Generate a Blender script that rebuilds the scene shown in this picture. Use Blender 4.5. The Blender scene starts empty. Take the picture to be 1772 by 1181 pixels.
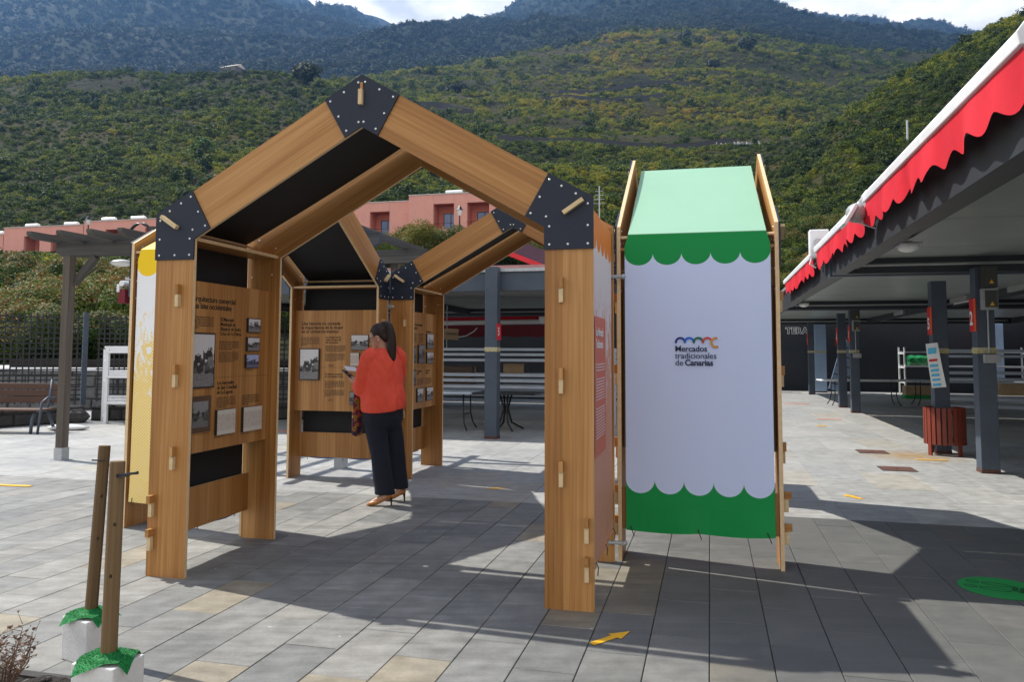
import bpy, bmesh, math, random
import numpy as np
from mathutils import Vector, Matrix, Euler, noise

random.seed(7)
RNG = np.random.default_rng(7)
scene = bpy.context.scene
COL = scene.collection
R = math.radians

# ------------------------------------------------------------------ camera
cam_d = bpy.data.cameras.new('camera')
cam = bpy.data.objects.new('camera', cam_d)
COL.objects.link(cam)
cam.location = (0, 0, 1.5)
cam.rotation_mode = 'QUATERNION'
cam.rotation_quaternion = (Matrix.Rotation(R(90 + 3.938), 4, 'X') @ Matrix.Rotation(0.0038, 4, 'Z')).to_quaternion()
cam_d.sensor_width = 36
cam_d.lens = 27.46
cam_d.shift_y = -0.04204
cam_d.clip_start = 0.05
cam_d.clip_end = 9000
scene.camera = cam

# ------------------------------------------------------------------ world, sun, exposure
SUN_DIR = Vector((-0.548, 0.281, 0.788)).normalized()
world = bpy.data.worlds.new('World')
scene.world = world
world.use_nodes = True
wt = world.node_tree
wt.nodes.clear()
w_out = wt.nodes.new('ShaderNodeOutputWorld')
w_bg = wt.nodes.new('ShaderNodeBackground')
w_sky = wt.nodes.new('ShaderNodeTexSky')
w_sky.sky_type = 'NISHITA'
w_sky.sun_disc = False
w_sky.sun_elevation = math.asin(SUN_DIR.z)
w_sky.sun_rotation = math.atan2(SUN_DIR.x, SUN_DIR.y)
w_sky.altitude = 300
w_sky.air_density = 1.0
w_sky.dust_density = 0.3
w_sky.ozone_density = 1.6
w_tc = wt.nodes.new('ShaderNodeTexCoord')
w_map = wt.nodes.new('ShaderNodeMapping')
w_map.inputs['Scale'].default_value = (1.0, 1.0, 2.2)
w_noise = wt.nodes.new('ShaderNodeTexNoise')
w_noise.inputs['Scale'].default_value = 3.2
w_noise.inputs['Detail'].default_value = 7
w_noise.inputs['Roughness'].default_value = 0.58
w_ramp = wt.nodes.new('ShaderNodeValToRGB')
w_ramp.color_ramp.elements[0].position = 0.47
w_ramp.color_ramp.elements[1].position = 0.62
w_mix = wt.nodes.new('ShaderNodeMixRGB')
w_mix.inputs['Color2'].default_value = (6.6, 6.3, 5.9, 1)
wt.links.new(w_tc.outputs['Generated'], w_map.inputs['Vector'])
wt.links.new(w_map.outputs['Vector'], w_noise.inputs['Vector'])
w_sep = wt.nodes.new('ShaderNodeSeparateXYZ'); wt.links.new(w_tc.outputs['Generated'], w_sep.inputs[0])
w_el = wt.nodes.new('ShaderNodeMapRange'); w_el.inputs['From Min'].default_value = 0.62; w_el.inputs['From Max'].default_value = 0.30
w_el.inputs['To Min'].default_value = 0.03; w_el.inputs['To Max'].default_value = 0.34
wt.links.new(w_sep.outputs[2], w_el.inputs['Value'])
w_add = wt.nodes.new('ShaderNodeMath'); w_add.operation = 'ADD'
wt.links.new(w_noise.outputs['Fac'], w_add.inputs[0]); wt.links.new(w_el.outputs[0], w_add.inputs[1])
wt.links.new(w_add.outputs[0], w_ramp.inputs['Fac'])
wt.links.new(w_ramp.outputs['Color'], w_mix.inputs['Fac'])
w_n2 = wt.nodes.new('ShaderNodeTexNoise'); w_n2.inputs['Scale'].default_value = 11; w_n2.inputs['Detail'].default_value = 6
wt.links.new(w_map.outputs['Vector'], w_n2.inputs['Vector'])
w_r2 = wt.nodes.new('ShaderNodeValToRGB')
w_r2.color_ramp.elements[0].position = 0.36; w_r2.color_ramp.elements[0].color = (0.52, 0.56, 0.62, 1)
w_r2.color_ramp.elements[1].position = 0.62; w_r2.color_ramp.elements[1].color = (1.0, 1.0, 1.0, 1)
wt.links.new(w_n2.outputs['Fac'], w_r2.inputs['Fac'])
w_mul = wt.nodes.new('ShaderNodeMixRGB'); w_mul.blend_type = 'MULTIPLY'; w_mul.inputs['Fac'].default_value = 1.0
w_mul.inputs['Color1'].default_value = (7.6, 7.3, 6.9, 1)
wt.links.new(w_r2.outputs['Color'], w_mul.inputs['Color2'])
wt.links.new(w_mul.outputs['Color'], w_mix.inputs['Color2'])
wt.links.new(w_sky.outputs['Color'], w_mix.inputs['Color1'])
wt.links.new(w_mix.outputs['Color'], w_bg.inputs['Color'])
wt.links.new(w_bg.outputs['Background'], w_out.inputs['Surface'])
w_bg.inputs['Strength'].default_value = 0.145

sun_d = bpy.data.lights.new('sun', 'SUN')
sun_d.energy = 5.0
sun_d.angle = R(0.53)
sun_d.color = (1.0, 0.955, 0.88)
sun = bpy.data.objects.new('sun', sun_d)
COL.objects.link(sun)
sun.rotation_mode = 'QUATERNION'
sun.rotation_quaternion = SUN_DIR.to_track_quat('Z', 'Y')
sun.location = (-30, 15, 60)

scene.view_settings.view_transform = 'Standard'
scene.view_settings.look = 'None'
scene.view_settings.gamma = 1.0
scene.view_settings.exposure = 0.56
scene.view_settings.use_curve_mapping = False
scene.render.engine = 'CYCLES'
scene.cycles.use_denoising = True
scene.cycles.max_bounces = 7
scene.cycles.diffuse_bounces = 4
scene.cycles.glossy_bounces = 3
scene.cycles.transmission_bounces = 4
scene.cycles.transparent_max_bounces = 8
scene.cycles.volume_bounces = 0
scene.cycles.use_adaptive_sampling = True
scene.cycles.sample_clamp_indirect = 6

# ------------------------------------------------------------------ tags and helpers
def tag(o, label=None, cat=None, group=None, kind=None):
    if label: o['label'] = label
    if cat: o['category'] = cat
    if group: o['group'] = group
    if kind: o['kind'] = kind
    return o

def empty(name, loc=(0, 0, 0), rz=0.0, parent=None):
    o = bpy.data.objects.new(name, None)
    COL.objects.link(o)
    o.location = loc
    o.rotation_euler = (0, 0, rz)
    o.empty_display_size = 0.2
    if parent: o.parent = parent
    return o

def link(name, me, parent=None, loc=(0, 0, 0), rot=(0, 0, 0)):
    o = bpy.data.objects.new(name, me)
    COL.objects.link(o)
    o.location = loc
    o.rotation_euler = rot
    if parent: o.parent = parent
    return o

def copy_tree(o, parent=None, loc=None, rz=None):
    c = o.copy()
    COL.objects.link(c)
    c.parent = parent
    if loc is not None: c.location = loc
    if rz is not None: c.rotation_euler = (0, 0, rz)
    for ch in list(o.children):
        copy_tree(ch, c)
    return c

def UV2XY(u, v, deg):
    a = R(deg)
    return (u * math.cos(a) + v * math.sin(a), -u * math.sin(a) + v * math.cos(a))

class MB:
    """collects shapes into one mesh"""
    def __init__(s):
        s.v = []; s.f = []; s.m = []; s.uv = []
    def quad(s, pts, mi=0, uv=None):
        n = len(s.v)
        s.v += [tuple(p) for p in pts]
        s.f.append(tuple(range(n, n + len(pts))))
        s.m.append(mi)
        s.uv.append(uv if uv else [(0, 0)] * len(pts))
    def obox(s, c, ax, ay, az, hx, hy, hz, mi=0, uvl=None):
        """box with axes ax ay az (unit vectors), half sizes; grain along the longest"""
        c = Vector(c); ax = Vector(ax); ay = Vector(ay); az = Vector(az)
        n = len(s.v)
        for sx in (-1, 1):
            for sy in (-1, 1):
                for sz in (-1, 1):
                    s.v.append(tuple(c + ax * hx * sx + ay * hy * sy + az * hz * sz))
        F = [(0, 1, 3, 2), (4, 6, 7, 5), (0, 4, 5, 1), (2, 3, 7, 6), (0, 2, 6, 4), (1, 5, 7, 3)]
        H = [hx, hy, hz]
        L = max(range(3), key=lambda i: H[i])
        coord = lambda k: (((k >> 2) & 1) * 2 - 1, ((k >> 1) & 1) * 2 - 1, (k & 1) * 2 - 1)
        for fi, f in enumerate(F):
            s.f.append(tuple(n + k for k in f)); s.m.append(mi)
            na = fi // 2
            others = [i for i in range(3) if i != na]
            a = L if L in others else others[0]
            b = [i for i in others if i != a][0]
            s.uv.append([(coord(k)[a] * H[a], coord(k)[b] * H[b] + na * 0.37) for k in f])
    def box(s, x0, x1, y0, y1, z0, z1, mi=0):
        s.obox(((x0 + x1) / 2, (y0 + y1) / 2, (z0 + z1) / 2), (1, 0, 0), (0, 1, 0), (0, 0, 1),
               abs(x1 - x0) / 2, abs(y1 - y0) / 2, abs(z1 - z0) / 2, mi)
    def bar(s, a, b, w, h, mi=0, up=(0, 0, 1)):
        a = Vector(a); b = Vector(b); d = (b - a); L = d.length; d.normalize()
        up = Vector(up)
        if abs(d.dot(up)) > 0.98: up = Vector((0, 1, 0))
        side = d.cross(up).normalized(); u2 = side.cross(d).normalized()
        s.obox((a + b) / 2, d, side, u2, L / 2, w / 2, h / 2, mi)
    def plank(s, poly, y0, y1, grain=(1, 0), mf=0, me=1):
        """prism of a polygon in the x-z plane between y0 and y1; faces mf, rim me"""
        g = Vector(grain).normalized(); p = Vector((-g.y, g.x))
        uvf = lambda q: (q[0] * g.x + q[1] * g.y, q[0] * p.x + q[1] * p.y)
        n = len(poly)
        s.quad([(q[0], y0, q[1]) for q in poly], mf, [uvf(q) for q in poly])
        s.quad([(q[0], y1, q[1]) for q in reversed(poly)], mf, [uvf(q) for q in reversed(poly)])
        for i in range(n):
            a, b = poly[i], poly[(i + 1) % n]
            s.quad([(a[0], y0, a[1]), (a[0], y1, a[1]), (b[0], y1, b[1]), (b[0], y0, b[1])], me)
    def tube(s, path, rad, n=8, mi=0, caps=True):
        path = [Vector(p) for p in path]
        if not hasattr(rad, '__len__'): rad = [rad] * len(path)
        base = len(s.v)
        ref = None
        for i, p in enumerate(path):
            d = (path[min(i + 1, len(path) - 1)] - path[max(i - 1, 0)]).normalized()
            if ref is None:
                ref = Vector((0, 0, 1)) if abs(d.z) < 0.9 else Vector((1, 0, 0))
            a = d.cross(ref).normalized(); b = d.cross(a).normalized(); ref = -b if False else ref
            for k in range(n):
                t = 2 * math.pi * k / n
                s.v.append(tuple(p + (a * math.cos(t) + b * math.sin(t)) * rad[i]))
        arc = 0.0
        for i in range(len(path) - 1):
            seg = (path[i + 1] - path[i]).length
            for k in range(n):
                k2 = (k + 1) % n
                s.f.append((base + i * n + k, base + i * n + k2, base + (i + 1) * n + k2, base + (i + 1) * n + k))
                s.m.append(mi)
                q = 0.25 / n
                s.uv.append([(arc, k * q), (arc, (k + 1) * q), (arc + seg, (k + 1) * q), (arc + seg, k * q)])
            arc += seg
        if caps:
            s.f.append(tuple(base + k for k in reversed(range(n)))); s.m.append(mi); s.uv.append([(0, 0)] * n)
            e = base + (len(path) - 1) * n
            s.f.append(tuple(e + k for k in range(n))); s.m.append(mi); s.uv.append([(0, 0)] * n)
    def loft(s, rings, mi=0, caps=True):
        """rings: list of equal-length point lists"""
        base = len(s.v); n = len(rings[0])
        for r in rings: s.v += [tuple(p) for p in r]
        for i in range(len(rings) - 1):
            for k in range(n):
                k2 = (k + 1) % n
                s.f.append((base + i * n + k, base + i * n + k2, base + (i + 1) * n + k2, base + (i + 1) * n + k))
                s.m.append(mi); s.uv.append([(0, 0)] * 4)
        if caps:
            s.f.append(tuple(base + k for k in reversed(range(n)))); s.m.append(mi); s.uv.append([(0, 0)] * n)
            e = base + (len(rings) - 1) * n
            s.f.append(tuple(e + k for k in range(n))); s.m.append(mi); s.uv.append([(0, 0)] * n)
    def ball(s, c, rx, ry, rz, n=10, m=6, mi=0, rot=None):
        rings = []
        for i in range(m + 1):
            t = math.pi * i / m - math.pi / 2
            rr = max(math.cos(t), 0.02)
            ring = []
            for k in range(n):
                a = 2 * math.pi * k / n
                p = Vector((rx * rr * math.cos(a), ry * rr * math.sin(a), rz * math.sin(t)))
                if rot: p = rot @ p
                ring.append(Vector(c) + p)
            rings.append(ring)
        s.loft(rings, mi)
    def mesh(s, name, mats):
        me = bpy.data.meshes.new(name)
        me.from_pydata(s.v, [], s.f)
        if not isinstance(mats, (list, tuple)): mats = [mats]
        for m in mats: me.materials.append(m)
        me.polygons.foreach_set('material_index', s.m)
        uvl = me.uv_layers.new(name='UVMap')
        flat = [c for f in s.uv for p in f for c in p]
        uvl.data.foreach_set('uv', flat)
        me.update()
        return me
    def build(s, name, mats, parent=None, loc=(0, 0, 0), rot=(0, 0, 0), smooth=False, bevel=0.0, recalc=True):
        me = s.mesh(name, mats)
        if recalc:
            bm = bmesh.new(); bm.from_mesh(me)
            bmesh.ops.recalc_face_normals(bm, faces=bm.faces)
            bm.to_mesh(me); bm.free()
        if smooth: me.polygons.foreach_set('use_smooth', [True] * len(me.polygons))
        o = link(name, me, parent, loc, rot)
        if bevel > 0:
            b = o.modifiers.new('bevel', 'BEVEL'); b.width = bevel; b.segments = 2; b.limit_method = 'ANGLE'
        return o

class NT:
    """short hand for shader nodes"""
    def __init__(s, name):
        s.mat = bpy.data.materials.new(name)
        s.mat.use_nodes = True
        s.t = s.mat.node_tree
        s.bsdf = s.t.nodes['Principled BSDF']
        s.out = s.t.nodes['Material Output']
    def n(s, kind, **kw):
        nd = s.t.nodes.new(kind)
        for k, v in kw.items(): setattr(nd, k, v)
        return nd
    def l(s, a, b): s.t.links.new(a, b)
    def put(s, sock, val):
        if hasattr(val, 'is_output') or isinstance(val, bpy.types.NodeSocket): s.l(val, sock)
        else: sock.default_value = val
    def math(s, op, a, b=0.0, c=0.0, clamp=False):
        nd = s.n('ShaderNodeMath', operation=op); nd.use_clamp = clamp
        s.put(nd.inputs[0], a); s.put(nd.inputs[1], b)
        if len(nd.inputs) > 2: s.put(nd.inputs[2], c)
        return nd.outputs[0]
    def mix(s, fac, a, b, blend='MIX'):
        nd = s.n('ShaderNodeMixRGB', blend_type=blend)
        s.put(nd.inputs['Fac'], fac)
        s.put(nd.inputs['Color1'], a if not isinstance(a, tuple) or len(a) == 4 else (*a, 1))
        s.put(nd.inputs['Color2'], b if not isinstance(b, tuple) or len(b) == 4 else (*b, 1))
        return nd.outputs[0]
    def noise(s, vec, scale, detail=4, rough=0.55, dist=0.0):
        nd = s.n('ShaderNodeTexNoise')
        if vec is not None: s.l(vec, nd.inputs['Vector'])
        nd.inputs['Scale'].default_value = scale; nd.inputs['Detail'].default_value = detail
        nd.inputs['Roughness'].default_value = rough; nd.inputs['Distortion'].default_value = dist
        return nd.outputs['Fac']
    def ramp(s, fac, stops):
        nd = s.n('ShaderNodeValToRGB'); s.l(fac, nd.inputs['Fac'])
        el = nd.color_ramp.elements
        while len(el) < len(stops): el.new(0.5)
        for e, (p, c) in zip(el, stops):
            e.position = p
            e.color = c if len(c) == 4 else (*c, 1)
        return nd.outputs['Color']
    def coord(s, what='Object'):
        return s.n('ShaderNodeTexCoord').outputs[what]
    def mapping(s, vec, scale=(1, 1, 1), loc=(0, 0, 0), rot=(0, 0, 0)):
        nd = s.n('ShaderNodeMapping'); s.l(vec, nd.inputs['Vector'])
        nd.inputs['Scale'].default_value = scale
        s.put(nd.inputs['Location'], loc)
        nd.inputs['Rotation'].default_value = rot
        return nd.outputs[0]
    def bump(s, h, strength=0.3, dist=0.01):
        nd = s.n('ShaderNodeBump'); s.l(h, nd.inputs['Height'])
        nd.inputs['Strength'].default_value = strength; nd.inputs['Distance'].default_value = dist
        s.l(nd.outputs[0], s.bsdf.inputs['Normal'])
    def base(s, c, rough=0.6, metal=0.0, spec=0.5):
        s.put(s.bsdf.inputs['Base Color'], c if not isinstance(c, tuple) or len(c) == 4 else (*c, 1))
        s.put(s.bsdf.inputs['Roughness'], rough)
        s.bsdf.inputs['Metallic'].default_value = metal
        s.bsdf.inputs['Specular IOR Level'].default_value = spec

def scl(c, k): return tuple(min(1.0, x * k) for x in c)

def pm(name, col, rough=0.6, var=0.2, scale=6.0, bump=0.0, bscale=60.0, metal=0.0, spec=0.4, stretch=(1, 1, 1), dist=0.004):
    """plain procedural material: two scales of mottling and a fine bump"""
    N = NT(name)
    v = N.mapping(N.coord('Object'), stretch)
    a = N.noise(v, scale, 5, 0.6); b = N.noise(v, scale * 9, 3, 0.6)
    f = N.math('ADD', N.math('MULTIPLY', a, 0.65), N.math('MULTIPLY', b, 0.35))
    c = N.ramp(f, [(0.3, scl(col, 1 - var)), (0.7, scl(col, 1 + var))])
    N.base(c, rough, metal, spec)
    r = N.math('ADD', rough - 0.08, N.math('MULTIPLY', a, 0.16))
    N.l(r, N.bsdf.inputs['Roughness'])
    if bump > 0: N.bump(N.noise(v, bscale, 3, 0.6), bump, dist)
    return N.mat

def wood(name, c0, c1, c2, rough=0.42, grain=34.0, bands=4.5):
    """veneer or timber: grain runs along the u of the UV map"""
    N = NT(name)
    uv = N.coord('UV')
    rnd = N.n('ShaderNodeObjectInfo').outputs['Random']
    off = N.n('ShaderNodeCombineXYZ'); N.l(N.math('MULTIPLY', rnd, 37.0), off.inputs[0]); N.l(N.math('MULTIPLY', rnd, 11.0), off.inputs[1])
    v = N.mapping(uv, (0.55, 1, 1), off.outputs[0])
    vg = N.mapping(v, (1.0, grain, 1)); vb = N.mapping(v, (0.35, bands, 1)); vf = N.mapping(v, (4.0, grain * 6, 1))
    g = N.noise(vg, 1.6, 4, 0.6, 0.35); b = N.noise(vb, 1.7, 2, 0.5, 0.5); f = N.noise(vf, 1.0, 2, 0.7)
    # veneer strips of unlike tone
    sep = N.n('ShaderNodeSeparateXYZ'); N.l(uv, sep.inputs[0])
    strip = N.math('FLOOR', N.math('MULTIPLY_ADD', sep.outputs[1], 9.0, N.math('MULTIPLY', rnd, 5.0)))
    wn = N.n('ShaderNodeTexWhiteNoise', noise_dimensions='2D')
    cb = N.n('ShaderNodeCombineXYZ'); N.l(strip, cb.inputs[0]); N.l(rnd, cb.inputs[1]); N.l(cb.outputs[0], wn.inputs['Vector'])
    t = N.math('ADD', N.math('ADD', N.math('MULTIPLY', g, 0.48), N.math('MULTIPLY', b, 0.36)), N.math('ADD', N.math('MULTIPLY', wn.outputs[0], 0.16), N.math('MULTIPLY', f, 0.12)))
    c = N.ramp(t, [(0.34, c0), (0.55, c1), (0.78, c2)])
    N.base(c, rough, 0, 0.35)
    N.bump(N.math('ADD', g, f), 0.08, 0.002)
    return N.mat

M = {}
M['wood'] = wood('larch_veneer', (0.215, 0.086, 0.020), (0.385, 0.180, 0.050), (0.56, 0.31, 0.115))
M['ply'] = pm('plywood_edge', (0.68, 0.50, 0.29), 0.55, 0.15, 30)
M['peg'] = pm('pine_wedge', (0.62, 0.47, 0.26), 0.55, 0.18, 25)
M['plate'] = pm('navy_laminate', (0.014, 0.020, 0.036), 0.55, 0.15, 12, spec=0.35)
M['bolt'] = pm('zinc_bolt', (0.75, 0.75, 0.74), 0.3, 0.1, 20, metal=0.9)
M['lining'] = pm('black_lining', (0.012, 0.013, 0.015), 0.75, 0.25, 9, 0.15, 300)
M['ink'] = pm('black_ink', (0.022, 0.016, 0.012), 0.6, 0.1, 20)
M['frame_dark'] = pm('dark_frame', (0.03, 0.022, 0.018), 0.5, 0.2, 20)
M['frame_brown'] = pm('brown_frame', (0.10, 0.055, 0.03), 0.5, 0.2, 20)
M['steel_blue'] = pm('blue_grey_steel', (0.060, 0.078, 0.105), 0.5, 0.18, 3, 0.05, 60)
M['steel_dark'] = pm('dark_steel', (0.030, 0.034, 0.040), 0.5, 0.2, 3, 0.05, 60)
M['steel_light'] = pm('light_blue_steel', (0.30, 0.40, 0.55), 0.5, 0.12, 3)
M['galv'] = pm('galvanised', (0.42, 0.44, 0.45), 0.45, 0.15, 14, metal=0.6)
M['white_paint'] = pm('white_paint', (0.78, 0.79, 0.80), 0.4, 0.07, 5)
M['white_plastic'] = pm('white_plastic', (0.76, 0.76, 0.75), 0.35, 0.06, 6)
M['grey_plastic'] = pm('grey_plastic', (0.32, 0.33, 0.33), 0.45, 0.1, 9)
M['black_metal'] = pm('black_metal', (0.018, 0.018, 0.02), 0.45, 0.2, 12)
M['grey_rail'] = pm('grey_rail', (0.46, 0.52, 0.60), 0.42, 0.14, 4)
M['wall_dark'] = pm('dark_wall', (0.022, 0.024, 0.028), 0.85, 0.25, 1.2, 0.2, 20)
M['red_cloth'] = pm('red_awning_cloth', (0.56, 0.008, 0.022), 0.7, 0.12, 4, 0.12, 400)
M['maroon'] = pm('maroon_cloth', (0.16, 0.012, 0.018), 0.7, 0.2, 5)
M['cardboard'] = pm('cardboard', (0.42, 0.30, 0.17), 0.8, 0.15, 6)
M['yellow_paint'] = pm('yellow_floor_tape', (0.78, 0.42, 0.02), 0.6, 0.16, 14, 0.1, 80)
M['orange_paint'] = pm('orange_floor_tape', (0.75, 0.18, 0.04), 0.6, 0.2, 9)
M['green_paint'] = pm('green_floor_sticker', (0.012, 0.30, 0.065), 0.5, 0.15, 8)
M['white_print'] = pm('white_print', (0.80, 0.80, 0.78), 0.5, 0.04, 8)
M['red_print'] = pm('red_print', (0.60, 0.015, 0.025), 0.45, 0.08, 8)
M['orange_print'] = pm('orange_print', (0.72, 0.13, 0.03), 0.45, 0.08, 8)
M['blue_print'] = pm('light_blue_print', (0.10, 0.48, 0.72), 0.5, 0.08, 8)
M['terracotta'] = pm('terracotta_slat', (0.20, 0.038, 0.02), 0.5, 0.25, 8, 0.1, 60, stretch=(3, 3, 0.6))
M['rust'] = pm('rusty_iron', (0.11, 0.05, 0.038), 0.75, 0.3, 14, 0.3, 120)
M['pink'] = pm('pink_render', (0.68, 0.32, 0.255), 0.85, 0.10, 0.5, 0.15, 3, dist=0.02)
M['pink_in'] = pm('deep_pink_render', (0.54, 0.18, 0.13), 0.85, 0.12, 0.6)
M['coping'] = pm('pale_coping', (0.55, 0.50, 0.46), 0.8, 0.15, 2)
M['glass'] = pm('window_glass', (0.03, 0.06, 0.12), 0.06, 0.2, 0.6, spec=0.9)
M['blue_glass'] = pm('sky_reflection_glass', (0.035, 0.105, 0.30), 0.08, 0.25, 0.8, spec=0.9)  # blue of the reflected sky put into the pane colour
M['dark_frame'] = pm('dark_window_frame', (0.06, 0.04, 0.035), 0.5, 0.2, 5)
M['old_timber'] = wood('weathered_timber', (0.038, 0.036, 0.034), (0.072, 0.067, 0.060), (0.125, 0.115, 0.10), 0.8, 22, 7)
M['post_timber'] = wood('brown_grey_timber', (0.065, 0.054, 0.044), (0.115, 0.094, 0.076), (0.18, 0.152, 0.125), 0.75, 22, 7)
M['stake'] = wood('treated_pine', (0.055, 0.030, 0.012), (0.135, 0.082, 0.036), (0.22, 0.145, 0.070), 0.8, 26, 16)
M['knot'] = pm('knot', (0.03, 0.02, 0.012), 0.8, 0.2, 30)
M['lattice'] = pm('dark_lattice', (0.035, 0.036, 0.038), 0.75, 0.25, 9)
M['basalt'] = pm('dark_basalt', (0.055, 0.052, 0.050), 0.9, 0.45, 5, 0.6, 30, dist=0.02)
M['basalt_light'] = pm('grey_basalt', (0.13, 0.13, 0.13), 0.9, 0.4, 5, 0.6, 30, dist=0.02)
M['bench_wood'] = pm('brown_bench_slat', (0.085, 0.042, 0.026), 0.6, 0.25, 9, 0.1, 60, stretch=(0.3, 4, 4))
M['block'] = pm('white_concrete_block', (0.66, 0.65, 0.63), 0.9, 0.10, 12, 0.5, 90, dist=0.006)
M['soil'] = pm('dark_volcanic_soil', (0.030, 0.024, 0.020), 0.95, 0.5, 14, 1.0, 60, dist=0.02)
M['twig'] = pm('dry_twig', (0.13, 0.075, 0.045), 0.8, 0.35, 30)
M['vine_stake'] = pm('white_stake', (0.50, 0.50, 0.48), 0.7, 0.1, 3)
M['sack'] = pm('white_sack', (0.55, 0.56, 0.56), 0.8, 0.2, 8, 0.5, 20, dist=0.02)

def text_mesh(body, size, mat, bold=0.0, align='LEFT', spacing=1.0, line=1.0):
    cu = bpy.data.curves.new('text', 'FONT')
    cu.body = body; cu.size = size; cu.align_x = align
    cu.offset = bold; cu.space_character = spacing; cu.space_line = line
    cu.resolution_u = 3; cu.extrude = 0.0006
    tmp = bpy.data.objects.new('text_tmp', cu)
    COL.objects.link(tmp)
    dg = bpy.context.evaluated_depsgraph_get()
    me = bpy.data.meshes.new_from_object(tmp.evaluated_get(dg))
    bpy.data.objects.remove(tmp); bpy.data.curves.remove(cu)
    me.materials.clear(); me.materials.append(mat)
    return me

def put_text(name, parent, body, size, mat, origin, right, up, **kw):
    """flat lettering lying in the plane spanned by right and up"""
    me = text_mesh(body, size, mat, **kw)
    r = Vector(right).normalized(); u = Vector(up).normalized(); n = r.cross(u)
    mtx = Matrix(((r.x, u.x, n.x, origin[0]), (r.y, u.y, n.y, origin[1]), (r.z, u.z, n.z, origin[2]), (0, 0, 0, 1)))
    me.transform(mtx)
    return link(name, me, parent)

# ------------------------------------------------------------------ terrain: heights in metres by bearing (x/y) and distance y
YS = [20, 30, 45, 60, 80, 95, 110, 150, 200, 250, 300, 350, 420, 500, 600, 700, 900, 1200, 1600, 2000, 2400, 3000]
AZ = [
 (-1.760, [1.0,1.9,3.6,5.9,10.6,14.1,17.4,30.5,51.5,75.5,100.7,125.3,146.8,172.6,204.5,241.0,323.4,472.5,691.8,958.4,1244.3,1531.3]),
 (-0.875, [1.0,1.8,3.5,5.7,10.4,13.8,17.0,30.0,50.9,74.7,99.7,124.1,145.4,170.9,202.4,238.6,320.3,468.3,686.2,951.3,1235.7,1520.6]),
 (-0.654, [1.0,1.8,3.5,5.7,10.4,13.8,16.8,30.1,51.5,75.4,100.4,125.0,146.4,171.3,203.0,239.2,321.0,471.2,700.1,968.8,1256.9,1547.0]),
 (-0.506, [1.0,1.9,3.5,5.9,10.7,14.1,17.2,30.4,51.9,76.4,101.9,126.8,149.2,174.3,205.6,242.3,325.1,474.8,707.3,985.7,1277.3,1572.5]),
 (-0.358, [1.0,1.9,3.6,6.0,11.0,14.6,17.8,31.4,53.2,78.0,103.7,127.3,149.5,175.4,207.4,243.8,329.1,480.1,689.5,908.4,1146.3,1526.9]),
 (-0.240, [-0.1,0.4,3.1,7.6,12.4,15.6,18.5,32.1,52.9,77.2,100.4,122.8,148.1,174.1,208.6,245.8,333.0,485.4,665.3,850.0,1030.9,1269.6]),
 (-0.137, [-0.3,-0.3,1.4,8.5,12.9,16.1,19.2,32.1,51.4,70.6,90.2,110.3,141.8,178.1,219.0,251.5,333.3,481.2,634.9,808.8,979.5,1205.4]),
 (-0.026, [-0.3,-0.3,0.5,8.2,12.7,15.9,18.6,31.0,50.0,68.8,88.0,107.8,140.3,178.3,225.3,266.4,337.2,481.7,635.6,829.9,1014.3,1248.7]),
 (0.084, [-0.3,-0.3,-0.2,7.5,12.1,15.2,17.8,30.0,48.6,67.4,87.0,107.1,140.5,180.5,232.6,279.2,351.6,496.3,679.9,912.0,1150.6,1414.3]),
 (0.158, [-0.3,-0.3,-0.3,5.0,10.7,14.3,17.7,29.5,47.9,66.7,85.9,106.1,140.6,184.5,242.1,295.2,369.3,510.6,730.4,975.4,1226.9,1509.6]),
 (0.232, [-0.3,-0.3,-0.2,4.6,10.5,14.2,17.5,29.3,47.6,66.8,85.8,105.7,140.1,184.7,243.2,296.0,371.0,511.0,733.4,968.1,1208.7,1486.8]),
 (0.306, [-0.2,-0.2,-0.2,4.6,10.4,14.3,17.8,30.1,48.7,68.2,86.1,105.5,139.3,182.9,240.1,292.4,368.5,509.5,687.5,890.3,1086.8,1341.8]),
 (0.380, [-0.2,-0.2,-0.2,5.1,11.7,16.1,20.0,34.1,53.8,70.1,85.5,104.3,137.8,179.1,234.2,283.9,361.7,502.4,666.8,844.0,1021.9,1258.3]),
 (0.453, [-0.2,-0.2,-0.2,6.0,13.5,19.0,24.2,43.3,65.7,79.8,90.9,107.1,136.3,175.4,228.8,276.4,352.9,488.7,651.1,824.4,1000.2,1231.2]),
 (0.527, [-0.2,-0.2,-0.2,7.4,15.9,22.9,29.7,51.4,75.0,90.5,99.0,109.9,136.4,175.6,226.6,273.4,351.1,486.2,639.1,812.5,985.9,1213.4]),
 (0.601, [-0.2,-0.2,-0.2,8.7,18.4,26.6,34.3,57.8,83.3,101.2,110.7,120.8,141.4,175.7,225.4,272.5,349.9,484.7,630.9,791.3,960.5,1186.3]),
 (0.654, [-0.2,-0.2,-0.2,9.6,20.2,28.8,37.3,61.4,87.5,107.1,120.0,128.9,147.9,177.8,224.6,269.9,348.7,480.3,623.8,776.2,938.6,1163.6]),
 (0.823, [-0.2,-0.2,-0.1,11.0,22.7,32.5,41.6,69.1,99.4,121.9,139.0,150.9,171.0,199.4,239.0,281.3,361.2,485.8,665.9,839.8,1016.8,1259.0]),
 (1.266, [-0.3,-0.3,-0.3,10.8,22.4,32.2,41.3,68.6,98.8,121.1,138.0,149.8,169.6,197.8,237.0,279.0,358.3,481.8,660.6,833.2,1008.9,1249.1]),
 (2.004, [-0.3,-0.3,-0.3,10.8,22.4,32.2,41.3,68.6,98.8,121.1,138.0,149.8,169.6,197.8,237.0,279.0,358.3,481.8,660.6,833.2,1008.9,1249.1]),
]
_az = np.array([a for a, _ in AZ]); _zz = np.array([z for _, z in AZ], float); _lY = np.log(np.array(YS, float))

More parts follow.
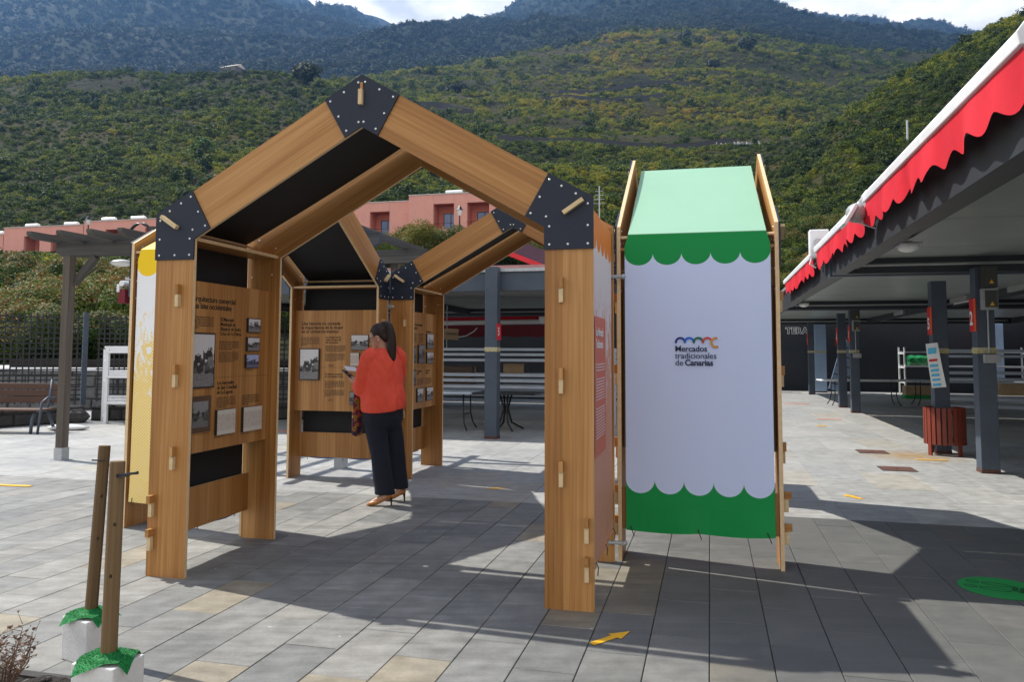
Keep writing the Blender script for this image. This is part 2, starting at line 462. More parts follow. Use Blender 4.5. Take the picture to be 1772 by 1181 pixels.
def smooth_interp(x, xs):
    i = np.clip(np.searchsorted(xs, x) - 1, 0, len(xs) - 2)
    t = np.clip((x - xs[i]) / (xs[i + 1] - xs[i]), 0, 1)
    return i, t * t * (3 - 2 * t) * 0.5 + t * 0.5

def height(t, Y):
    """t = x / y bearing, Y = distance (arrays)"""
    t = np.asarray(t, float); Y = np.asarray(Y, float)
    i, a = smooth_interp(t, _az); j, b = smooth_interp(np.log(Y), _lY)
    z = _zz[i, j] * (1 - a) * (1 - b) + _zz[i + 1, j] * a * (1 - b) + _zz[i, j + 1] * (1 - a) * b + _zz[i + 1, j + 1] * a * b
    return z

def rough(x, y, Y):
    """gullies and humps, growing with distance"""
    out = np.zeros_like(x)
    for k in range(len(x)):
        d = Y[k]
        if d < 50: continue
        s = 0.02 if d < 700 else 0.006
        n1 = noise.fractal(Vector((x[k] * s, y[k] * s, 0.3)), 1.0, 2.1, 5)
        amp = 2.2 if d < 300 else (4.5 if d < 700 else 4.5 + (d - 700) * 0.028)
        out[k] = n1 * amp * min(1.0, (d - 50) / 90.0)
        if d > 800:
            rdg = 1 - abs(noise.noise(Vector((x[k] * 0.0032 + 3, y[k] * 0.0011, 1.7)))) * 2
            out[k] += rdg * min(1, (d - 800) / 600) * 42
    return out

def terrain_patch(name, y0, y1, rows, cols, t0, t1, mat):
    ts = np.linspace(t0, t1, cols); ys = np.exp(np.linspace(math.log(y0), math.log(y1), rows))
    T, Y = np.meshgrid(ts, ys)
    X = T * Y
    Z = height(T, Y) + rough(X.ravel(), Y.ravel(), Y.ravel()).reshape(Z_shape(T))
    V = np.stack([X.ravel(), Y.ravel(), Z.ravel()], 1)
    idx = np.arange(rows * cols).reshape(rows, cols)
    F = np.stack([idx[:-1, :-1].ravel(), idx[:-1, 1:].ravel(), idx[1:, 1:].ravel(), idx[1:, :-1].ravel()], 1)
    me = bpy.data.meshes.new(name)
    me.from_pydata(V.tolist(), [], F.tolist())
    me.materials.append(mat)
    me.polygons.foreach_set('use_smooth', [True] * len(me.polygons))
    me.update()
    o = link(name, me)
    tag(o, kind='structure')
    return (ts, ys, Z)

def Z_shape(T): return T.shape

def sample(grid, t, y):
    ts, ys, Z = grid
    fi = np.interp(t, ts, np.arange(len(ts))); fj = np.interp(np.log(y), np.log(ys), np.arange(len(ys)))
    i = np.clip(fi.astype(int), 0, len(ts) - 2); j = np.clip(fj.astype(int), 0, len(ys) - 2)
    a = fi - i; b = fj - j
    return Z[j, i] * (1 - a) * (1 - b) + Z[j, i + 1] * a * (1 - b) + Z[j + 1, i] * (1 - a) * b + Z[j + 1, i + 1] * a * b

def hill_mat(name, stops, s1, s2):
    N = NT(name)
    v = N.coord('Object')
    a = N.noise(v, s1, 6, 0.65); b = N.noise(v, s2, 4, 0.7)
    f = N.math('ADD', N.math('MULTIPLY', a, 0.6), N.math('MULTIPLY', b, 0.4))
    N.base(N.ramp(f, stops), 0.95, 0, 0.1)
    N.bump(b, 0.8, 1.5)
    return N.mat
M['hill'] = hill_mat('hillside_soil', [(0.32, (0.008, 0.010, 0.004)), (0.46, (0.020, 0.021, 0.006)), (0.58, (0.042, 0.036, 0.011)), (0.70, (0.095, 0.046, 0.017))], 0.012, 0.35)
M['mountain'] = hill_mat('mountain_forest', [(0.35, (0.006, 0.011, 0.004)), (0.55, (0.013, 0.020, 0.007)), (0.72, (0.026, 0.030, 0.012))], 0.004, 0.05)

G_NEAR = terrain_patch('hillside', 21.5, 760, 190, 250, -1.7, 1.9, M['hill'])
G_FAR = terrain_patch('mountain', 740, 2950, 120, 260, -1.7, 1.9, M['mountain'])

# ------------------------------------------------------------------ foliage
def leaf_mat(name, stops, trans=0.25, attr=None):
    N = NT(name)
    if attr:
        at = N.n('ShaderNodeAttribute'); at.attribute_type = 'INSTANCER'; at.attribute_name = attr
        r = at.outputs['Fac']
    else:
        r = N.n('ShaderNodeObjectInfo').outputs['Random']
    g = N.n('ShaderNodeNewGeometry').outputs['Random Per Island']
    f = N.math('ADD', N.math('MULTIPLY', r, 0.6), N.math('MULTIPLY', g, 0.4))
    c = N.ramp(f, stops)
    N.base(c, 0.6, 0, 0.25)
    tr = N.n('ShaderNodeBsdfTranslucent'); N.l(c, tr.inputs['Color'])
    mx = N.n('ShaderNodeMixShader'); mx.inputs[0].default_value = trans
    N.l(N.bsdf.outputs[0], mx.inputs[1]); N.l(tr.outputs[0], mx.inputs[2]); N.l(mx.outputs[0], N.out.inputs['Surface'])
    return N.mat

def leaf_cloud(name, n, size, mat, lumps, seed, flat=0.75, tip=None, tip_frac=0.0):
    """many small bent leaf faces spread through lumps of a crown"""
    rg = random.Random(seed)
    V = []; F = []; MI = []
    for _ in range(n):
        lx, ly, lz, lr = rg.choice(lumps)
        d = Vector((rg.gauss(0, 1), rg.gauss(0, 1), rg.gauss(0, 1)))
        if d.length < 1e-3: continue
        d.normalize()
        rr = lr * (0.45 + 0.62 * rg.random() ** 0.5)
        p = Vector((lx, ly, lz)) + Vector((d.x, d.y, d.z * flat)) * rr
        if p.z < 0: p.z = abs(p.z) * 0.3
        nrm = (d + Vector((rg.gauss(0, .5), rg.gauss(0, .5), rg.gauss(0, .5) + 0.35))).normalized()
        a = nrm.orthogonal().normalized(); a.rotate(Matrix.Rotation(rg.uniform(0, 6.28), 3, nrm)); b = nrm.cross(a)
        s = size * rg.uniform(0.6, 1.35)
        k = len(V)
        V += [p - a * s, p + b * s * 0.55 - nrm * s * 0.1, p + a * s * 1.1 + nrm * s * 0.2, p - b * s * 0.55 - nrm * s * 0.1]
        F.append((k, k + 1, k + 2, k + 3))
        MI.append(1 if (tip and p.z > lz + lr * 0.25 and rg.random() < tip_frac) else 0)
    me = bpy.data.meshes.new(name)
    me.from_pydata([tuple(v) for v in V], [], F)
    me.materials.append(mat)
    if tip: me.materials.append(tip)
    me.polygons.foreach_set('material_index', MI)
    me.update()
    return me

M['scrub'] = leaf_mat('scrub_leaf', [(0.12, (0.010, 0.020, 0.004)), (0.30, (0.036, 0.066, 0.008)), (0.46, (0.105, 0.145, 0.010)), (0.62, (0.27, 0.27, 0.018)), (0.80, (0.34, 0.235, 0.022)), (0.95, (0.30, 0.11, 0.020))], 0.45, 'tint')
M['forest'] = leaf_mat('forest_leaf', [(0.1, (0.010, 0.017, 0.007)), (0.5, (0.020, 0.031, 0.011)), (0.9, (0.048, 0.060, 0.018))], 0.3, 'tint')

proto = bpy.data.collections.new('bush_prototypes')       # not linked to the scene: only instanced
def lumps_for(seed, n, spread, h):
    rg = random.Random(seed)
    L = [(0, 0, h * 0.45, 0.5)]
    for _ in range(n):
        a = rg.uniform(0, 6.28); q = rg.uniform(0.2, 1) * spread
        L.append((q * math.cos(a), q * math.sin(a), h * rg.uniform(0.2, 0.75), rg.uniform(0.22, 0.42)))
    return L
for k in range(6):
    me = leaf_cloud('scrub_bush', 240, 0.088, M['scrub'], lumps_for(50 + k, 5, 0.55, 0.7 + 0.1 * (k % 3)), 90 + k)
    proto.objects.link(bpy.data.objects.new('a_scrub_bush_%d' % k, me))
proto2 = bpy.data.collections.new('tree_prototypes')
for k in range(4):
    me = leaf_cloud('forest_tree', 170, 0.12, M['forest'], lumps_for(150 + k, 5, 0.5, 1.0), 190 + k, 1.0)
    proto2.objects.link(bpy.data.objects.new('a_forest_tree_%d' % k, me))

def scatter(name, pts, scales, tint, n_kinds, coll):
    me = bpy.data.meshes.new(name)
    me.from_pydata(pts.tolist(), [], [])
    n = len(pts)
    for an, ty, dat in (('scl', 'FLOAT', scales), ('tint', 'FLOAT', tint), ('rotz', 'FLOAT', RNG.uniform(0, 6.28, n))):
        at = me.attributes.new(an, ty, 'POINT'); at.data.foreach_set('value', np.asarray(dat, np.float32))
    at = me.attributes.new('pick', 'INT', 'POINT'); at.data.foreach_set('value', RNG.integers(0, n_kinds, n).astype(np.int32))
    o = link(name, me)
    ng = bpy.data.node_groups.new(name + '_nodes', 'GeometryNodeTree')
    ng.interface.new_socket('Geometry', in_out='INPUT', socket_type='NodeSocketGeometry')
    ng.interface.new_socket('Geometry', in_out='OUTPUT', socket_type='NodeSocketGeometry')
    gi = ng.nodes.new('NodeGroupInput'); go = ng.nodes.new('NodeGroupOutput')
    ci = ng.nodes.new('GeometryNodeCollectionInfo'); ci.inputs['Collection'].default_value = coll
    ci.inputs['Separate Children'].default_value = True; ci.inputs['Reset Children'].default_value = True
    ip = ng.nodes.new('GeometryNodeInstanceOnPoints'); ip.inputs['Pick Instance'].default_value = True
    def attr(nm, ty):
        a = ng.nodes.new('GeometryNodeInputNamedAttribute'); a.data_type = ty; a.inputs['Name'].default_value = nm
        return a.outputs['Attribute']
    cx = ng.nodes.new('ShaderNodeCombineXYZ')
    ng.links.new(attr('rotz', 'FLOAT'), cx.inputs['Z'])
    ng.links.new(gi.outputs[0], ip.inputs['Points']); ng.links.new(ci.outputs[0], ip.inputs['Instance'])
    ng.links.new(attr('pick', 'INT'), ip.inputs['Instance Index']); ng.links.new(cx.outputs[0], ip.inputs['Rotation'])
    ng.links.new(attr('scl', 'FLOAT'), ip.inputs['Scale']); ng.links.new(ip.outputs[0], go.inputs[0])
    md = o.modifiers.new('instances', 'NODES'); md.node_group = ng
    return o

def scatter_field(grid, n, t0, t1, y0, y1, size_fn, power, keep=None, noise_s=0.02):
    t = RNG.uniform(t0, t1, n); q = RNG.uniform(0, 1, n)
    y = np.exp(np.log(y0) + q ** power * (np.log(y1) - np.log(y0)))
    x = t * y
    z = sample(grid, t, y)
    nz = np.array([noise.fractal(Vector((a * noise_s, b * noise_s, 5.0)), 1.0, 2.0, 4) for a, b in zip(x, y)])
    lo = np.array([noise.noise(Vector((a * noise_s * 0.3 + 7, b * noise_s * 0.45, 1.0))) for a, b in zip(x, y)])
    dry = np.exp(-((t - 0.17) / 0.22) ** 2) * np.clip((y - 160) / 200, 0, 1)      # yellower scrub on the middle hill; its sunlit brightness is put into the tint
    ok = np.ones(n, bool) if keep is None else keep(t, y, x, nz)
    s = size_fn(y) * (0.5 + 1.5 * RNG.random(n) ** 3) * (1 + 0.25 * nz)
    tint = np.clip(0.27 + 0.24 * nz + 0.26 * lo + 0.36 * dry + RNG.normal(0, 0.15, n), 0, 1)
    P = np.stack([x, y, z - 0.12 * s], 1)
    return P[ok], s[ok], tint[ok]

def keep_scrub(t, y, x, nz):
    # clear of the plaza, the market and the house plots
    u = x * math.cos(R(13.9)) - y * math.sin(R(13.9)); v = x * math.sin(R(13.9)) + y * math.cos(R(13.9))
    ok = ~((v < 52) & (u > -16)) & ~((u > -100) & (u < -8) & (v > 66) & (v < 84)) & (y > 24)
    vine = (x > 64) & (x < 99) & (y > 247) & (y < 262)
    gap = np.array([noise.noise(Vector((a * 0.021, b * 0.013, 8.0))) + 0.5 * noise.noise(Vector((a * 0.06, b * 0.04, 2.0))) for a, b in zip(x, y)])
    ok &= ~((gap > 0.36) & (RNG.random(len(t)) < 0.8))
    return ok & ~vine & (RNG.random(len(t)) < np.clip(0.95 + 0.4 * nz, 0.4, 1))
P, S_, T_ = scatter_field(G_NEAR, 90000, -0.78, 0.80, 62, 740, lambda y: 0.62 + 0.0034 * y, 0.9, keep_scrub)
o = scatter('hillside_scrub', P, S_, T_, 6, proto)
tag(o, 'olive green and brown scrub covering the hillside behind the market', 'scrub', kind='stuff')
P, S_, T_ = scatter_field(G_NEAR, 3600, -0.78, 0.80, 75, 740, lambda y: 1.15 + 0.0062 * y, 0.9, keep_scrub)
o = scatter('dark_hillside_bushes', P, S_, np.clip(T_ * 0.35 - 0.06, 0, 1), 6, proto)
tag(o, 'darker bushes dotted through the hillside scrub', 'scrub', kind='stuff')
P, S_, T_ = scatter_field(G_FAR, 46000, -0.78, 0.80, 745, 2600, lambda y: 3.0 + 0.0021 * y, 0.9, None, 0.004)
o = scatter('mountain_forest', P, S_, T_, 4, proto2)
tag(o, 'dark hazy forest covering the mountain below the clouds', 'forest', kind='stuff')

def zg(x, y): return float(sample(G_NEAR, np.array([x / y]), np.array([y]))[0])

# dark bushes and trees one can pick out on the hill
M['bush_dark'] = leaf_mat('dark_bush_leaf', [(0.1, (0.014, 0.022, 0.009)), (0.6, (0.032, 0.045, 0.016)), (0.95, (0.06, 0.07, 0.022))], 0.15)
def tree(name, label, loc, h, w, mat, seed, cat='bush', group=None, leaves=700, leaf=0.07):
    root = empty(name, loc)
    rg = random.Random(seed)
    mb = MB()
    mb.tube([(0, 0, -0.5), (0.03 * w, 0, h * 0.3), (0.0, 0.04 * w, h * 0.62)], [0.07 * h, 0.05 * h, 0.02 * h], 7)
    for k in range(5):
        a = k * 1.26 + rg.random(); q = w * 0.36
        mb.tube([(0, 0, h * 0.22), (q * 0.5 * math.cos(a), q * 0.5 * math.sin(a), h * 0.42), (q * math.cos(a), q * math.sin(a), h * 0.66)], [0.03 * h, 0.022 * h, 0.008 * h], 5)
    mb.build('trunk', M['twig'], root)
    L = []
    for _ in range(9):
        a = rg.uniform(0, 6.28); q = rg.uniform(0, 0.36) * w
        L.append((q * math.cos(a), q * math.sin(a), h * rg.uniform(0.35, 0.78), w * rg.uniform(0.16, 0.27)))
    me = leaf_cloud('crown', leaves, leaf * w, mat, L, seed + 3, 0.85)
    link('crown', me, root)
    tag(root, label, cat, group)
    return root
tree('broad_bush', 'largest dark round bush alone on the sunny upper slope', (170.7, 560, zg(170.7, 560)), 12, 17, M['bush_dark'], 11)
tree('broad_bush', 'low dark bush left of the largest round bush on the slope', (137, 520, zg(137, 520)), 8, 15, M['bush_dark'], 12)
tree('broad_bush', 'dark bush high on the rounded hilltop', (144.5, 640, zg(144.5, 640)), 9, 13, M['bush_dark'], 13)
tree('broad_bush', 'dark bush near the right end of the hilltop ridge', (226, 600, zg(226, 600)), 7, 11, M['bush_dark'], 14)
tree('ridge_tree', 'dark spreading tree on the ridge left of the wooden gable', (-91, 330, zg(-91, 330)), 9, 15, M['bush_dark'], 15, 'tree')
tree('ridge_tree', 'smaller dark tree on the skyline right of the gable peak', (-33, 430, zg(-33, 430)), 9, 13, M['bush_dark'], 16, 'tree')
tree('slope_bush', 'bright green bush on the left slope above the pink houses', (-75, 185, zg(-75, 185)), 5, 7, leaf_mat('green_bush_leaf', [(0.1, (0.03, 0.06, 0.012)), (0.6, (0.06, 0.11, 0.02)), (0.95, (0.1, 0.16, 0.03))], 0.25), 17)

# hedge shrubs with reddish tips on the bank below the houses
M['shrub'] = leaf_mat('shrub_leaf', [(0.1, (0.026, 0.050, 0.008)), (0.45, (0.072, 0.115, 0.013)), (0.75, (0.140, 0.165, 0.018)), (0.95, (0.22, 0.17, 0.026))], 0.3)
M['shrub_tip'] = leaf_mat('shrub_tip_leaf', [(0.1, (0.15, 0.115, 0.022)), (0.5, (0.23, 0.11, 0.024)), (0.95, (0.26, 0.055, 0.02))], 0.3)
shrub_me = []
for k in range(4):
    rg = random.Random(300 + k)
    L = [(0, 0, 0.5, 0.55)]
    for _ in range(8):
        a = rg.uniform(0, 6.28); q = rg.uniform(0.2, 0.85)
        L.append((q * math.cos(a), q * math.sin(a), rg.uniform(0.25, 0.85), rg.uniform(0.22, 0.42)))
    shrub_me.append(leaf_cloud('shrub', 9000, 0.027, M['shrub'], L, 400 + k, 0.85, M['shrub_tip'], 0.22 + 0.16 * (k % 3)))
ORD = ['first', 'second', 'third', 'fourth', 'fifth', 'sixth', 'seventh', 'eighth', 'ninth', 'tenth', 'eleventh', 'twelfth', 'thirteenth', 'fourteenth', 'fifteenth', 'sixteenth']
def shrub(x, y, s, k, label, group, z=None):
    o = link('shrub', shrub_me[k % 4], None, (x, y, (zg(x, y) if z is None else z) - 0.05), (0, 0, random.uniform(0, 6.28)))
    o.scale = (s, s, s * random.uniform(0.85, 1.1))
    tag(o, label, 'shrub', group)
def shrub_row(n, t0, t1, y, dy, s, ds, where, group, zmin=None):
    for i in range(n):
        t = t0 + (t1 - t0) * (i + random.uniform(-.25, .25)) / max(1, n - 1)
        yy = y + random.uniform(-dy, dy)
        z = None if zmin is None else max(zg(t * yy, yy), zmin)
        shrub(t * yy, yy, s * random.uniform(1 - ds, 1 + ds), i + int(y), '%s orange-tipped green shrub from the left %s' % (ORD[i], where), group, z)
for y, s, n, where in ((23.6, 1.35, 8, 'in the lowest row, just above the lattice fence'), (28, 2.0, 8, 'in the second row up behind the lattice fence'), (34, 2.4, 8, 'in the third row up behind the lattice fence'),
                (42, 2.6, 8, 'in the fourth row up behind the lattice fence'), (52, 2.5, 8, 'in the fifth row up, below the left houses'), (63, 1.9, 9, 'in the top row, right under the left houses')):
    shrub_row(n, -0.69, -0.455, y, 1.6, s, 0.28, where, 'shrubs behind the lattice fence')
shrub_row(6, -0.37, -0.28, 40, 1.5, 1.9, 0.2, 'in the sliver between the gate and left pavilion', 'shrubs behind the left pavilion')
shrub_row(15, -0.235, 0.02, 61, 2.5, 2.35, 0.2, 'in the hedge below the houses in the gable', 'shrubs below the pink houses')
shrub_row(7, -0.05, 0.06, 46, 2.0, 1.4, 0.2, 'just above the market roof behind the gate', 'shrubs above the market roof', 2.6)
shrub_row(9, 0.29, 0.48, 66, 3, 2.3, 0.2, 'in the lower row beside the red awning', 'shrubs by the red awning')
shrub_row(9, 0.29, 0.48, 82, 3, 2.6, 0.2, 'in the upper row beside the red awning', 'shrubs by the red awning')

# ------------------------------------------------------------------ vineyard plot on its terrace
vy = empty('vineyard_plot', (81, 254, 0))
tag(vy, 'small terraced vineyard plot with rows of white stakes on the hillside', 'vineyard')
mb = MB()
x0, x1 = -15.5, 15.5
zt = float(sample(G_NEAR, np.array([81 / 254]), np.array([254]))[0]) + 1.2
mb.quad([(x0, -6, zt - 2.6), (x1, -6, zt - 2.6), (x1, 6.5, zt + 1.7), (x0, 6.5, zt + 1.7)]); mb.box(x0, x1, -6.6, -6, zt - 7.5, zt - 2.5)
mb.build('terrace', M['basalt'], vy)
stake = MB(); stake.bar((0, 0, -0.6), (0, 0, 0.55), 0.2, 0.2)
sme = stake.mesh('stake', M['vine_stake'])
for r in range(5):
    for c in range(22):
        if random.random() < 0.2: continue
        link('stake', sme, vy, (x0 + 0.8 + c * 1.38 + (r % 2) * 0.6 + random.uniform(-.25, .25), -4.8 + r * 2.3, zt - 2.15 + random.uniform(-.15, .15) + r * 0.79))
mb = MB()
pts = []
for i in range(30):
    t = -0.02 + i * 0.0105; y = 258 - 10 * abs(t)
    pts.append((t * y, y - 3, zg(t * y, y - 3)))
for a, b in zip(pts[:-1], pts[1:]): mb.bar(Vector(a) + Vector((0, 0, 1.2)), Vector(b) + Vector((0, 0, 1.2)), 0.8, 3.6)
for (t0, t1, yy, lab) in ((0.03, 0.20, 395, 'lowest short stone terrace line on the sunny slope'), (0.06, 0.24, 450, 'second short stone terrace line up on the sunny slope'), (0.00, 0.13, 520, 'third short stone terrace line up on the sunny slope'), (-0.13, -0.05, 360, 'short stone terrace line right of the gable peak')):
    m2 = MB(); pl = [(t * yy, yy + 6 * math.sin(t * 40), zg(t * yy, yy + 6 * math.sin(t * 40)) + 1.2) for t in np.linspace(t0, t1, 16)]
    for a, b in zip(pl[:-1], pl[1:]): m2.bar(a, b, 0.8, 3.0)
    tag(m2.build('terrace_line', M['basalt']), lab, 'wall')
tw = mb.build('terrace_wall', M['basalt'])
tag(tw, 'long dark dry-stone terrace wall crossing the hillside', 'wall')

fh = empty('farmhouse', (-124, 338, zg(-124, 338) + 0.2), R(-20))
tag(fh, 'tiny farmhouse with pale roof alone on the left ridge', 'house')
mb = MB(); mb.box(-4, 4, -3, 3, -2, 2.6); mb.build('wall', M['basalt_light'], fh)
mb = MB(); mb.plank([(-3.4, 2.6), (3.4, 2.6), (0, 4.4)], -4.4, 4.4, (1, 0), 0, 0); mb.build('roof', M['coping'], fh, rot=(0, 0, R(90)))

pole = MB(); pole.tube([(0, 0, -2), (0, 0, 6.6)], [0.22, 0.16], 8); 
o = pole.build('utility_pole', M['galv'], None, (61.7, 120, zg(61.7, 120)))
o.location.z = 31.3
tag(o, 'bare grey utility pole on the slope above the red awning', 'pole')
mast = empty('antenna_mast', (6.75, 60, zg(6.75, 60)))
tag(mast, 'thin antenna mast rising between the gate and the green banner', 'antenna')
mb = MB(); mb.tube([(0, 0, -1), (0, 0, 14.4 - mast.location.z)], 0.05, 6); mb.build('pole', M['galv'], mast)
for k in range(4):
    mb = MB(); z = 13.0 - mast.location.z + k * 0.32
    mb.tube([(-0.45 + 0.05 * k, 0, z), (0.45 - 0.05 * k, 0.1, z + 0.05)], 0.03, 5); mb.build('antenna_rod', M['galv'], mast)

# ------------------------------------------------------------------ pink houses in a row
def house(u0, u1, z0, z1, loggias, label, heaters, v=74.0, deg=13.9, dep=8.0):
    x, y = UV2XY(u0, v, deg)
    root = empty('pink_house', (x, y, z0), R(-deg))
    W_, H_ = u1 - u0, z1 - z0
    tag(root, label, 'house')
    xs = sorted(loggias)
    mb = MB()
    cur = 0.0
    for (a, b, za, zb) in xs:
        a -= u0; b -= u0; za -= z0; zb -= z0
        mb.box(cur, a, 0, 0.35, 0, H_); mb.box(a, b, 0, 0.35, zb, H_); mb.box(a, b, 0, 0.35, 0, za); cur = b
    mb.box(cur, W_, 0, 0.35, 0, H_)
    mb.box(0, 0.3, 0.35, dep, 0, H_); mb.box(W_ - 0.3, W_, 0.35, dep, 0, H_); mb.box(0.3, W_ - 0.3, dep - 0.3, dep, 0, H_)
    mb.build('wall', M['pink'], root, bevel=0.03)
    mb = MB(); mb.box(0.3, W_ - 0.3, 0.35, dep - 0.3, H_ - 0.45, H_ - 0.25); mb.build('roof', M['coping'], root)
    mb = MB()
    mb.box(-0.04, W_ + 0.04, -0.06, 0.42, H_ + 0.002, H_ + 0.09)
    mb.build('coping', M['coping'], root)
    for (a, b, za, zb) in xs:
        a -= u0; b -= u0; za -= z0; zb -= z0
        mb = MB()
        mb.box(a - 0.12, a, 0.352, 1.6, za, zb); mb.box(b, b + 0.12, 0.352, 1.6, za, zb)
        mb.box(a - 0.12, b + 0.12, 0.352, 1.6, zb, zb + 0.12); mb.box(a - 0.12, b + 0.12, 0.352, 1.6, za - 0.12, za)
        mb.box(a - 0.12, b + 0.12, 1.602, 1.75, za - 0.1, zb + 0.1)
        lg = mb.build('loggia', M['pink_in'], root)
        wa, wb = a + (b - a) * 0.26, b - 0.04
        wt_ = za + (zb - za) * 0.72
        mb = MB()
        mb.box(wa, wb, 1.54, 1.598, wt_ - 0.08, wt_); mb.box(wa, wa + 0.08, 1.54, 1.598, za, wt_ - 0.082); mb.box(wb - 0.08, wb, 1.54, 1.598, za, wt_ - 0.082)
        mb.box((wa + wb) / 2 - 0.04, (wa + wb) / 2 + 0.04, 1.54, 1.598, za, wt_ - 0.082)
        mb.build('window_frame', M['dark_frame'], lg)
        for q0, q1 in ((wa + 0.082, (wa + wb) / 2 - 0.042), ((wa + wb) / 2 + 0.042, wb - 0.082)):
            mb = MB(); mb.box(q0, q1, 1.565, 1.585, za, wt_ - 0.084); mb.build('pane', M['blue_glass'], lg)
        for kk in range(6):
            pass
        mb = MB(); mb.tube([(a, 0.1, za + 0.55), (b, 0.1, za + 0.55)], 0.03, 6); mb.build('handrail', M['dark_frame'], lg)
    for hx in heaters:
        hr = hx - u0
        mb = MB(); mb.tube([(hr - 0.85, 2.2, H_ + 0.55), (hr + 0.85, 2.2, H_ + 0.55)], 0.3, 12)
        mb.build('water_tank', M['white_plastic'], root, smooth=False)
        mb = MB(); mb.bar((hr - 0.5, 2.2, H_ - 0.3), (hr - 0.5, 2.2, H_ + 0.4), 0.06, 0.06); mb.bar((hr + 0.5, 2.2, H_ - 0.3), (hr + 0.5, 2.2, H_ + 0.4), 0.06, 0.06)
        mb.build('tank_stand', M['galv'], root)
        mb = MB(); mb.obox((hr, 1.3, H_ + 0.12), (1, 0, 0), (0, 0.9, 0.42), (0, -0.42, 0.9), 1.0, 0.75, 0.04); mb.build('solar_panel', M['glass'], root)
    return root
house(-97, -79.9, 9.5, 15.0, [(-92, -89.8, 12.2, 14.1), (-84.5, -82.3, 12.2, 14.1)], 'pink house cut by the left edge of the photo', [-83])
house(-79.8, -68.75, 9.8, 15.75, [(-76.9, -74.7, 12.3, 14.7), (-73.1, -70.9, 12.3, 14.75)], 'pink house left of the lamp post, two loggias facing the plaza', [-78, -72.4])
house(-68.65, -56.0, 10.0, 16.1, [(-65.7, -62.2, 12.5, 15.1), (-60.5, -58.3, 12.5, 15.1)], 'pink house right of the lamp post, behind the pergola', [-67.2, -63.2, -58.9])
house(-41.5, -28.75, 11, 16.65, [(-39.0, -36.8, 13.4, 15.6), (-33.15, -31.0, 13.4, 15.7)], 'lower pink house seen through the gable, left of the step in the roofline', [-38, -36.2], 73.3)
house(-28.65, -15.5, 11, 17.05, [(-26.05, -23.9, 13.6, 16.1), (-22.55, -20.3, 13.7, 16.1)], 'higher pink house seen through the gable, right of the step in the roofline', [-24.6, -22.2], 72.6)

def street_lamp(x, y, z0, z1, label):
    r = empty('street_lamp', (x, y, z0)); tag(r, label, 'street lamp')
    h = z1 - z0
    mb = MB(); mb.tube([(0, 0, -1), (0, 0, h - 1.0)], [0.09, 0.06], 8); mb.build('pole', M['black_metal'], r)
    mb = MB(); mb.tube([(0, 0, h - 0.95), (0, 0, h - 0.45)], [0.14, 0.27], 6); mb.build('lantern', M['white_plastic'], r)
    mb = MB(); mb.tube([(0, 0, h - 0.45), (0, 0, h - 0.15), (0, 0, h)], [0.34, 0.16, 0.03], 6); mb.build('lantern_cap', M['black_metal'], r)
street_lamp(-43.8, 80, 9.0, 15.4, 'street lamp standing before the pink houses at the left')
street_lamp(-4.9, 72, 11.5, 15.1, 'street lamp before the higher pink house in the gable')

# ------------------------------------------------------------------ haze
N = NT('haze_air')
N.t.nodes.remove(N.bsdf)
pv = N.n('ShaderNodeVolumePrincipled')
pv.inputs['Color'].default_value = (0.24, 0.50, 1.0, 1)
pv.inputs['Density'].default_value = 0.00012
pv.inputs['Anisotropy'].default_value = 0.35
N.l(pv.outputs[0], N.out.inputs['Volume'])
mb = MB(); mb.box(-6200, 6200, -60, 3000, -2, float(G_FAR[2].max()) + 40)
hz = mb.build('haze', N.mat)
tag(hz, 'pale blue haze in front of the mountain', 'haze', kind='stuff')

